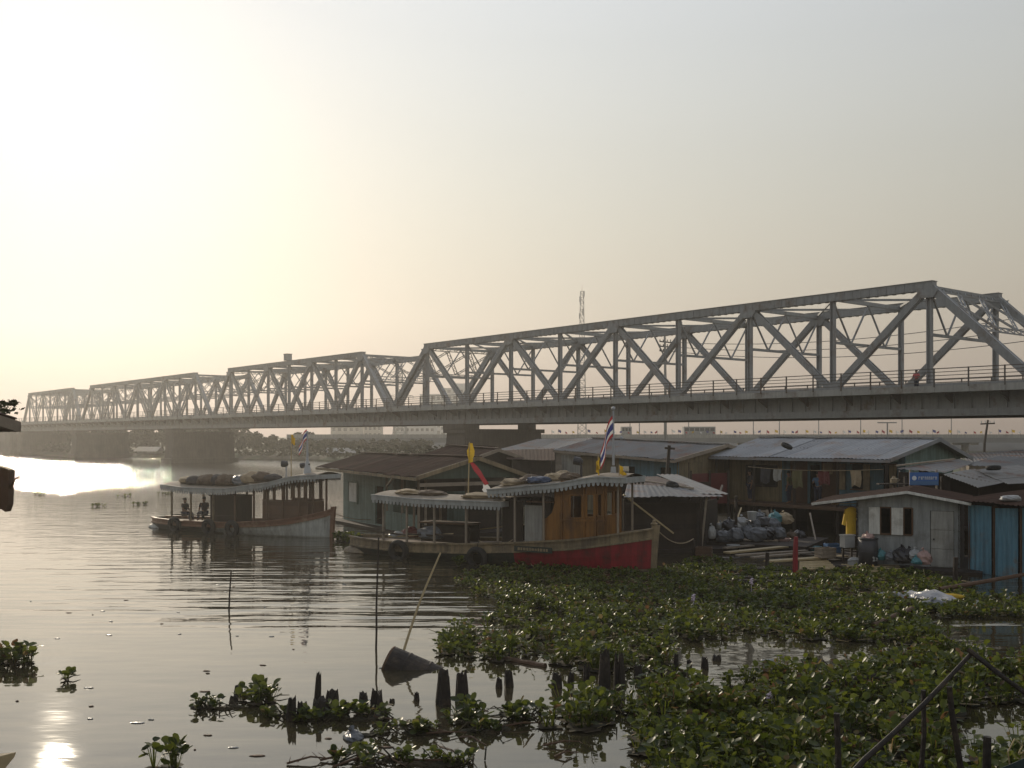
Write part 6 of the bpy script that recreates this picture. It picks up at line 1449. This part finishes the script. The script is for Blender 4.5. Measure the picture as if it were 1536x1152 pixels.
for q in tw:
    a=G(q[0],q[1],.02);b=G(q[2],q[3],.03);mb=MB();m1=a.lerp(b,.5)+V(rs.uniform(-.05,.05),rs.uniform(-.15,.15),.05);mb.tube([a,m1,b],[.018,.015,.006],5)
    for k in range(3): p=a.lerp(b,rs.random());mb.tube([p,p+V(rs.uniform(-.15,.15),rs.uniform(-.2,.2),rs.uniform(.02,.12))],[.008,.003],4)
    solo(mb,'drift_twig',MATS['wood_brown'],'brown twig drifting below the rotten stumps','twig',a,g2)
g3='flecks of litter on the calm water'
for i in range(46):
    px=rs.uniform(20,640);py=rs.uniform(860,1140);a=G(px,py,.006);mb=MB();r=rs.uniform(.02,.06);mb.blob(a,(r*rs.uniform(.8,2.5),r*.7,.012),.4,i,7,4);solo(mb,'water_litter',MATS['bag_white' if i%2 else 'wood_brown'],'pale fleck of litter floating on the calm water' if i%2 else 'brown fleck of leaf floating on the calm water','litter',a,g3+(' (pale)' if i%2 else ' (brown)'))
mb=MB()
# dead leaf and straw layer among the plants: uncountable
for (x,y,s) in c1+c2:
    for _k in range(rng.randint(1,3)):
        p=V(x+rng.uniform(-.2,.2),y+rng.uniform(-.2,.2),rng.uniform(.03,.2)*s);a_=rng.uniform(0,6.28);l=rng.uniform(.06,.2) if rng.random()<.8 else rng.uniform(.25,.5);d=V(math.cos(a_),math.sin(a_),rng.uniform(-.2,.3))*l;w_=V(-math.sin(a_),math.cos(a_),rng.uniform(-.4,.4))*rng.uniform(.006,.03)
        mb.quad(p-w_,p+w_,p+d+w_*.4,p+d-w_*.4)
mat('straw',(.26,.20,.10),.7,.3,3,0,isl=.5,trans=.2)
tag(mb.build('straw',MATS['straw']),'dead leaves and straw caught among the water hyacinth','litter',kind='stuff')
# ================================================================== FOREGROUND POSTS (broken landing rail)
YF=9.2
def fpost(pts,r,label,m='wood_wet',name='rail_post'):
    pts=[P(*p) if len(p)==3 else Vector(p) for p in pts];mb=MB();mb.tube(pts,[r*(1-.06*i) for i in range(len(pts))],8);solo(mb,name,MATS[m],label,'post',pts[0],'posts of the broken landing rail')
def low(px,Y): q=P(px,1152,Y);return V(q.x,Y,-.8)
fpost([tuple(low(1262,9.0)) and (1262,1420,9.0),(1258,1152,9.0),(1255,1070,9.0)],.030,'short dark post at the bottom edge left of the leaning rail')
fpost([(1383,1420,9.4),(1382,1152,9.4),(1386,1100,9.4),(1385,1035,9.4)],.028,'dark upright post under the middle of the leaning rail')
fpost([(1458,1420,9.3),(1441,1152,9.3),(1428,1070,9.3),(1424,1030,9.3)],.032,'dark slanting post right of the upright one')
fpost([(1479,1420,9.0),(1480,1152,9.0),(1481,1105,9.0)],.04,'short dark post nearest the bottom right corner')
fpost([(1215,1230,8.9),(1296,1140,9.1),(1340,1100,9.2),(1386,1056,9.3),(1424,1016,9.4),(1460,977,9.5)],.027,'long dark rail leaning up to the right','wood_wet','landing_rail')
fpost([(1452,974,9.5),(1500,1012,9.3),(1600,1085,9.1)],.025,'dark rail sloping down to the right edge','wood_wet','landing_rail')
pts=[P(1515,1150,9),P(1512,1128,9),P(1522,1108,9),P(1534,1118,9),P(1528,1130,9)];mb=MB();mb.tube(pts,.007,5);solo(mb,'wire_loop',MATS['bamboo'],'bent yellowish wire loop at the right edge near the bottom','wire',pts[0])
mb=MB();a=P(1490,1156,8.6);mb.poly([P(1484,1160,8.6),P(1545,1134,8.6),P(1640,1112,8.6),P(1640,1200,8.6),P(1500,1200,8.6)],(.02,.06,-.02));solo(mb,'tarpaulin',MATS['tarp_teal'],'corner of a dark blue green tarpaulin at the bottom right','tarpaulin',a)
pts=P(1600,1150,8.7);mb=MB();mb.bar((pts.x+.5,8.9,-.8),(pts.x+.5,8.9,pts.z-.02),.1);solo(mb,'tarpaulin_post',MATS['wood_wet'],'dark post under the tarpaulin at the bottom right','post',(pts.x+.5,8.9,-.8))
p=P(4,1144,14.2);mb=MB();a=G(0,1146,.12);mb.poly([a+V(-.8,-.3,-.1),a+V(.05,-.05,-.1),a+V(.14,.12,.06),a+V(-.8,.1,-.02)],(0,.05,.05));solo(mb,'plank_end',MATS['bamboo'],'pale plank end sticking out at the lower left edge','plank',a)
# ================================================================== ROPES AND POLES ON THE WATERFRONT
def rope(name,a,b,sag,r,label,m='sack_tan',cat='rope'):
    a=Vector(a);b=Vector(b);mb=MB();pts=[]
    for i in range(17):
        f=i/16;p=a.lerp(b,f);p.z-=sag*4*f*(1-f);pts.append(p)
    mb.tube(pts,r,5);solo(mb,name,MATS[m],label,cat,a)
rope('mooring_rope',MA@V(12.82,0,1.55),G(1040,838)+V(0,0,.75),.35,.02,'mooring rope from the red bow to the dark post by the open shack')
rope('mooring_rope',MBt@V(11.25,0,1.15),V(-6.9,54.2,.3),.2,.018,'mooring rope from the white bow to the teal house raft')
rope('tyre_rope',MA@V(6.6,-1.3,.85),MA@V(8.0,-1.3,.95),.18,.014,'loose rope looped along the near boat rail')
for k,(x,y,z,l) in enumerate(((2.3,-.95,.75,2.9),(5.0,.6,1.0,3.4))):
    mb=MB();a=MA@V(x,y,z);b=MA@V(x+l,y+.1,z+.25+.2*k);mb.tube([a,b],[.028,.02],6);solo(mb,'boat_pole',MATS['bamboo'],['bamboo boat pole lying along the near boat stern rail','bamboo boat pole lying over the near boat engine hatch'][k],'pole',a)
mb=MB();a=P(648,735,50.5);b=P(614,716,52);mb.bar(a,b,.07,.09);solo(mb,'loose_timber',MATS['cream_paint'],'pale loose timber slanting under the teal house eave','timber',a)

# ================================================================== CLUTTER OF THE SHANTY
def crate(p,sz,rz,m,label,grp=None):
    t=None;mb=MB();x,y,z=sz
    for i in range(3):
        zz=z*(i+.5)/3
        for s_ in(-1,1): mb.box((0,s_*y/2,zz),(x,.03,z/3.6));mb.box((s_*x/2,0,zz),(.03,y,z/3.6))
    for a in(-1,1):
        for b in(-1,1): mb.box((a*(x/2-.03),b*(y/2-.03),z/2),(.05,.05,z))
    mb.box((0,0,.03),(x,y,.03));o=mb.build('crate',MATS[m],None);o.location=p;o.rotation_euler=(0,0,rz);tag(o,label,'crate',grp)
def tyre(p,r,label,ax=(0,0,1)):
    mb=MB();mb.torus((0,0,0),r*.75,r*.26,ax,18,8);o=mb.build('old_tyre',MATS['rubber'],None,smooth=True);o.location=p;tag(o,label,'tyre')
def hung(px,py,Y,w,h,m,label,seed):
    a=P(px,py,Y);mb=MB();n=6
    for i in range(n+1):
        for j in range(5):
            f=i/n;g=j/4;mb.v.append(V((f-.5)*w*(1-.1*g)+.02*math.sin(g*5+seed),.05*math.sin(f*9+seed+g*2)*(.3+g),-g*h*(1-.08*math.sin(f*7+seed))))
    for i in range(n):
        for j in range(4): mb.f.append((i*5+j,(i+1)*5+j,(i+1)*5+j+1,i*5+j+1));mb.m.append(0)
    o=mb.build('hanging_cloth',MATS[m],None);o.location=a;o.rotation_euler=(0,0,-.6+.2*math.sin(seed));tag(o,label,'cloth')
rope('clothes_line',P(1122,700,50.6),P(1325,704,45.2),.12,.012,'clothes line strung under the stilt house eave')
for i,(px,py,Y,w,h,m,l) in enumerate(((1148,703,49.9,.5,.7,'shirt_dark','dark cloth hanging at the left of the porch clothes line'),(1166,704,49.4,.4,.55,'white_wall','pale cloth second from left on the porch clothes line'),(1196,706,48.6,.5,.8,'shirt_olive','olive cloth in the middle of the porch clothes line'),(1236,707,47.5,.55,.6,'dark_red','dark red cloth right of the middle on the porch clothes line'),(1284,706,46.2,.5,.7,'sack_tan','tan cloth near the right end of the porch clothes line'))): hung(px,py,Y,w,h,m,l,i+1)
crate(G(1238,836,.22),(.6,.45,.36),.4,'wood_grey','slatted crate among the planks left of the yellow shirt')
crate(G(1056,836,.1),(.55,.45,.4),-.3,'wood_brown','brown slatted crate at the corner of the open shack')
crate(G(1252,830,.22)+V(0,.3,0),(.5,.4,.34),.1,'plastic_blue','blue slatted crate left of the foam box')
tyre(P(1490,708,41.8)+V(0,0,.17),.3,'old tyre weighing down the patched tin sheets',(0,.1,1))
tyre(P(1180,672,49.2)+V(0,0,.1),.3,'old tyre lying on the pale roof of the stilt house',(.4,-.3,1))
tyre(P(1008,733,42.4)+V(0,0,.16),.28,'old tyre lying on the red and white tin roof',(.1,-.3,1))
def loose(px0,py0,px1,py1,Y0,Y1,w,h,m,name,label,cat,dz=0):
    mb=MB();a=P(px0,py0,Y0)+V(0,0,dz);b=P(px1,py1,Y1)+V(0,0,dz);mb.bar(a,b,w,h);solo(mb,name,MATS[m],label,cat,a)
loose(960,724,1040,736,43.6,42.0,.12,.06,'wood_grey','roof_plank','grey plank holding down the red and white tin roof','plank',.1)
loose(1428,714,1486,728,41.4,40.4,.1,.06,'wood_brown','roof_plank','brown plank on the patched tin sheets','plank',.1)
loose(1345,702,1432,692,43.0,45.4,.1,.06,'wood_grey','roof_plank','grey plank on the flat sheet above the blue sign','plank',.1)
loose(935,742,1010,800,39.2,40.2,.06,.06,'bamboo','leaning_pole','bamboo pole leaning on the front of the open shack','pole')
loose(1060,744,1052,822,41.0,41.0,.08,.08,'wood_grey','leaning_pole','grey pole propping the right corner of the open shack roof','pole')
loose(1112,762,1092,815,47.0,44.0,.06,.06,'bamboo','leaning_pole','bamboo pole leaning from the rubbish heap to the porch','pole')
loose(1215,770,1228,832,45.5,42.5,.06,.06,'wood_grey','leaning_pole','grey pole leaning under the porch floor','pole')
loose(1150,765,1162,815,46.5,46.0,.1,.1,'wood_grey','leaning_pole','pale post standing under the porch behind the rubbish','pole')
def basin(px,py,Y,r,m,label):
    p=P(px,py,Y);mb=MB();mb.tube([p,p+V(0,0,.03),p+V(0,0,r*.55)],[r*.7,r*.75,r],16);mb.torus(p+V(0,0,r*.55),r,.015,(0,0,1),18,5);solo(mb,'wash_basin',MATS[m],label,'basin',p,None,True)
basin(1222,826,41.5,.28,'bag_cyan','cyan wash basin on the planks left of the foam box')
basin(1176,814,43.0,.3,'bag_pink','pinkish wash basin at the right end of the rubbish raft')
basin(1100,823,41.3,.26,'bag_white','white wash basin among the planks before the rubbish heap')
for k,(px,py,Y,m,l) in enumerate(((1186,806,44.2,'sack_brown','brown sack on the dark raft right of the heap'),(1200,804,44.4,'bag_black','black bag farthest right on the dark raft'),(1082,792,43.9,'bag_white','small white bag at the upper left of the raft heap'),(1140,776,44.1,'bag_grey','small grey bag on top of the raft heap beside the pail'))): bag(px,py,Y,(.3,.26,.24),m,120+k,l,gr)

# ================================================================== RAGGED PLANT STRIP ROUND THE STUMPS
def strip(px,py,n,r,label,seed):
    c=G(px,py);t=thing('water_hyacinth',label,'water plant',c,0,'ragged plants round the stumps');cs=[]
    for i in range(n): cs.append((rng.uniform(-r,r),rng.uniform(-.35,.35)*r,rng.uniform(.3,.55)))
    plant_mesh('foliage',cs,rng,parent=t,ls=(.05,.13))
    mb=MB();rs=random.Random(seed)
    for i in range(9):
        a=rs.uniform(0,6.28);p=V(rs.uniform(-r,r),rs.uniform(-.4,.4)*r,.01);q=p+V(math.cos(a)*rs.uniform(.15,.5),math.sin(a)*.2,rs.uniform(-.01,.14));m_=p.lerp(q,.5)+V(0,0,rs.uniform(.02,.12));mb.tube([p,m_,q],[.014,.011,.005],5)
    for i in range(4):
        p=V(rs.uniform(-r,r),rs.uniform(-.3,.3)*r,.0);mb.blob(p,(rs.uniform(.08,.2),.08,.04),.4,seed+i,9,6)
    mb.build('dead_stem',MATS['root_mat'],t,world=False)
for i,(px,py,n,r,l) in enumerate(((322,1062,5,.3,'ragged low plants at the far left end of the stump row'),(430,1076,7,.4,'ragged low plants in front of the pointed left stump'),(480,1080,6,.35,'ragged low plants at the foot of the tall thin stump'),(562,1078,5,.4,'ragged stems in front of the squat double stump'),(590,1100,6,.5,'ragged floating stems below the squat double stump'),(650,1098,5,.4,'ragged stems left of the clump below the twin stumps'),(735,1096,5,.35,'ragged stems right of the clump below the twin stumps'),(790,1072,6,.4,'ragged plants at the left tip of the foreground carpet'),(610,1142,7,.55,'ragged stems along the bottom edge left of centre'),(690,1146,5,.4,'ragged stems along the bottom edge right of the others'),(1010,1014,5,.4,'ragged low plants at the left end of the water gap'),(1240,1000,7,.6,'ragged low plants in the middle of the right water gap'))): strip(px,py,n,r,l,i+50)
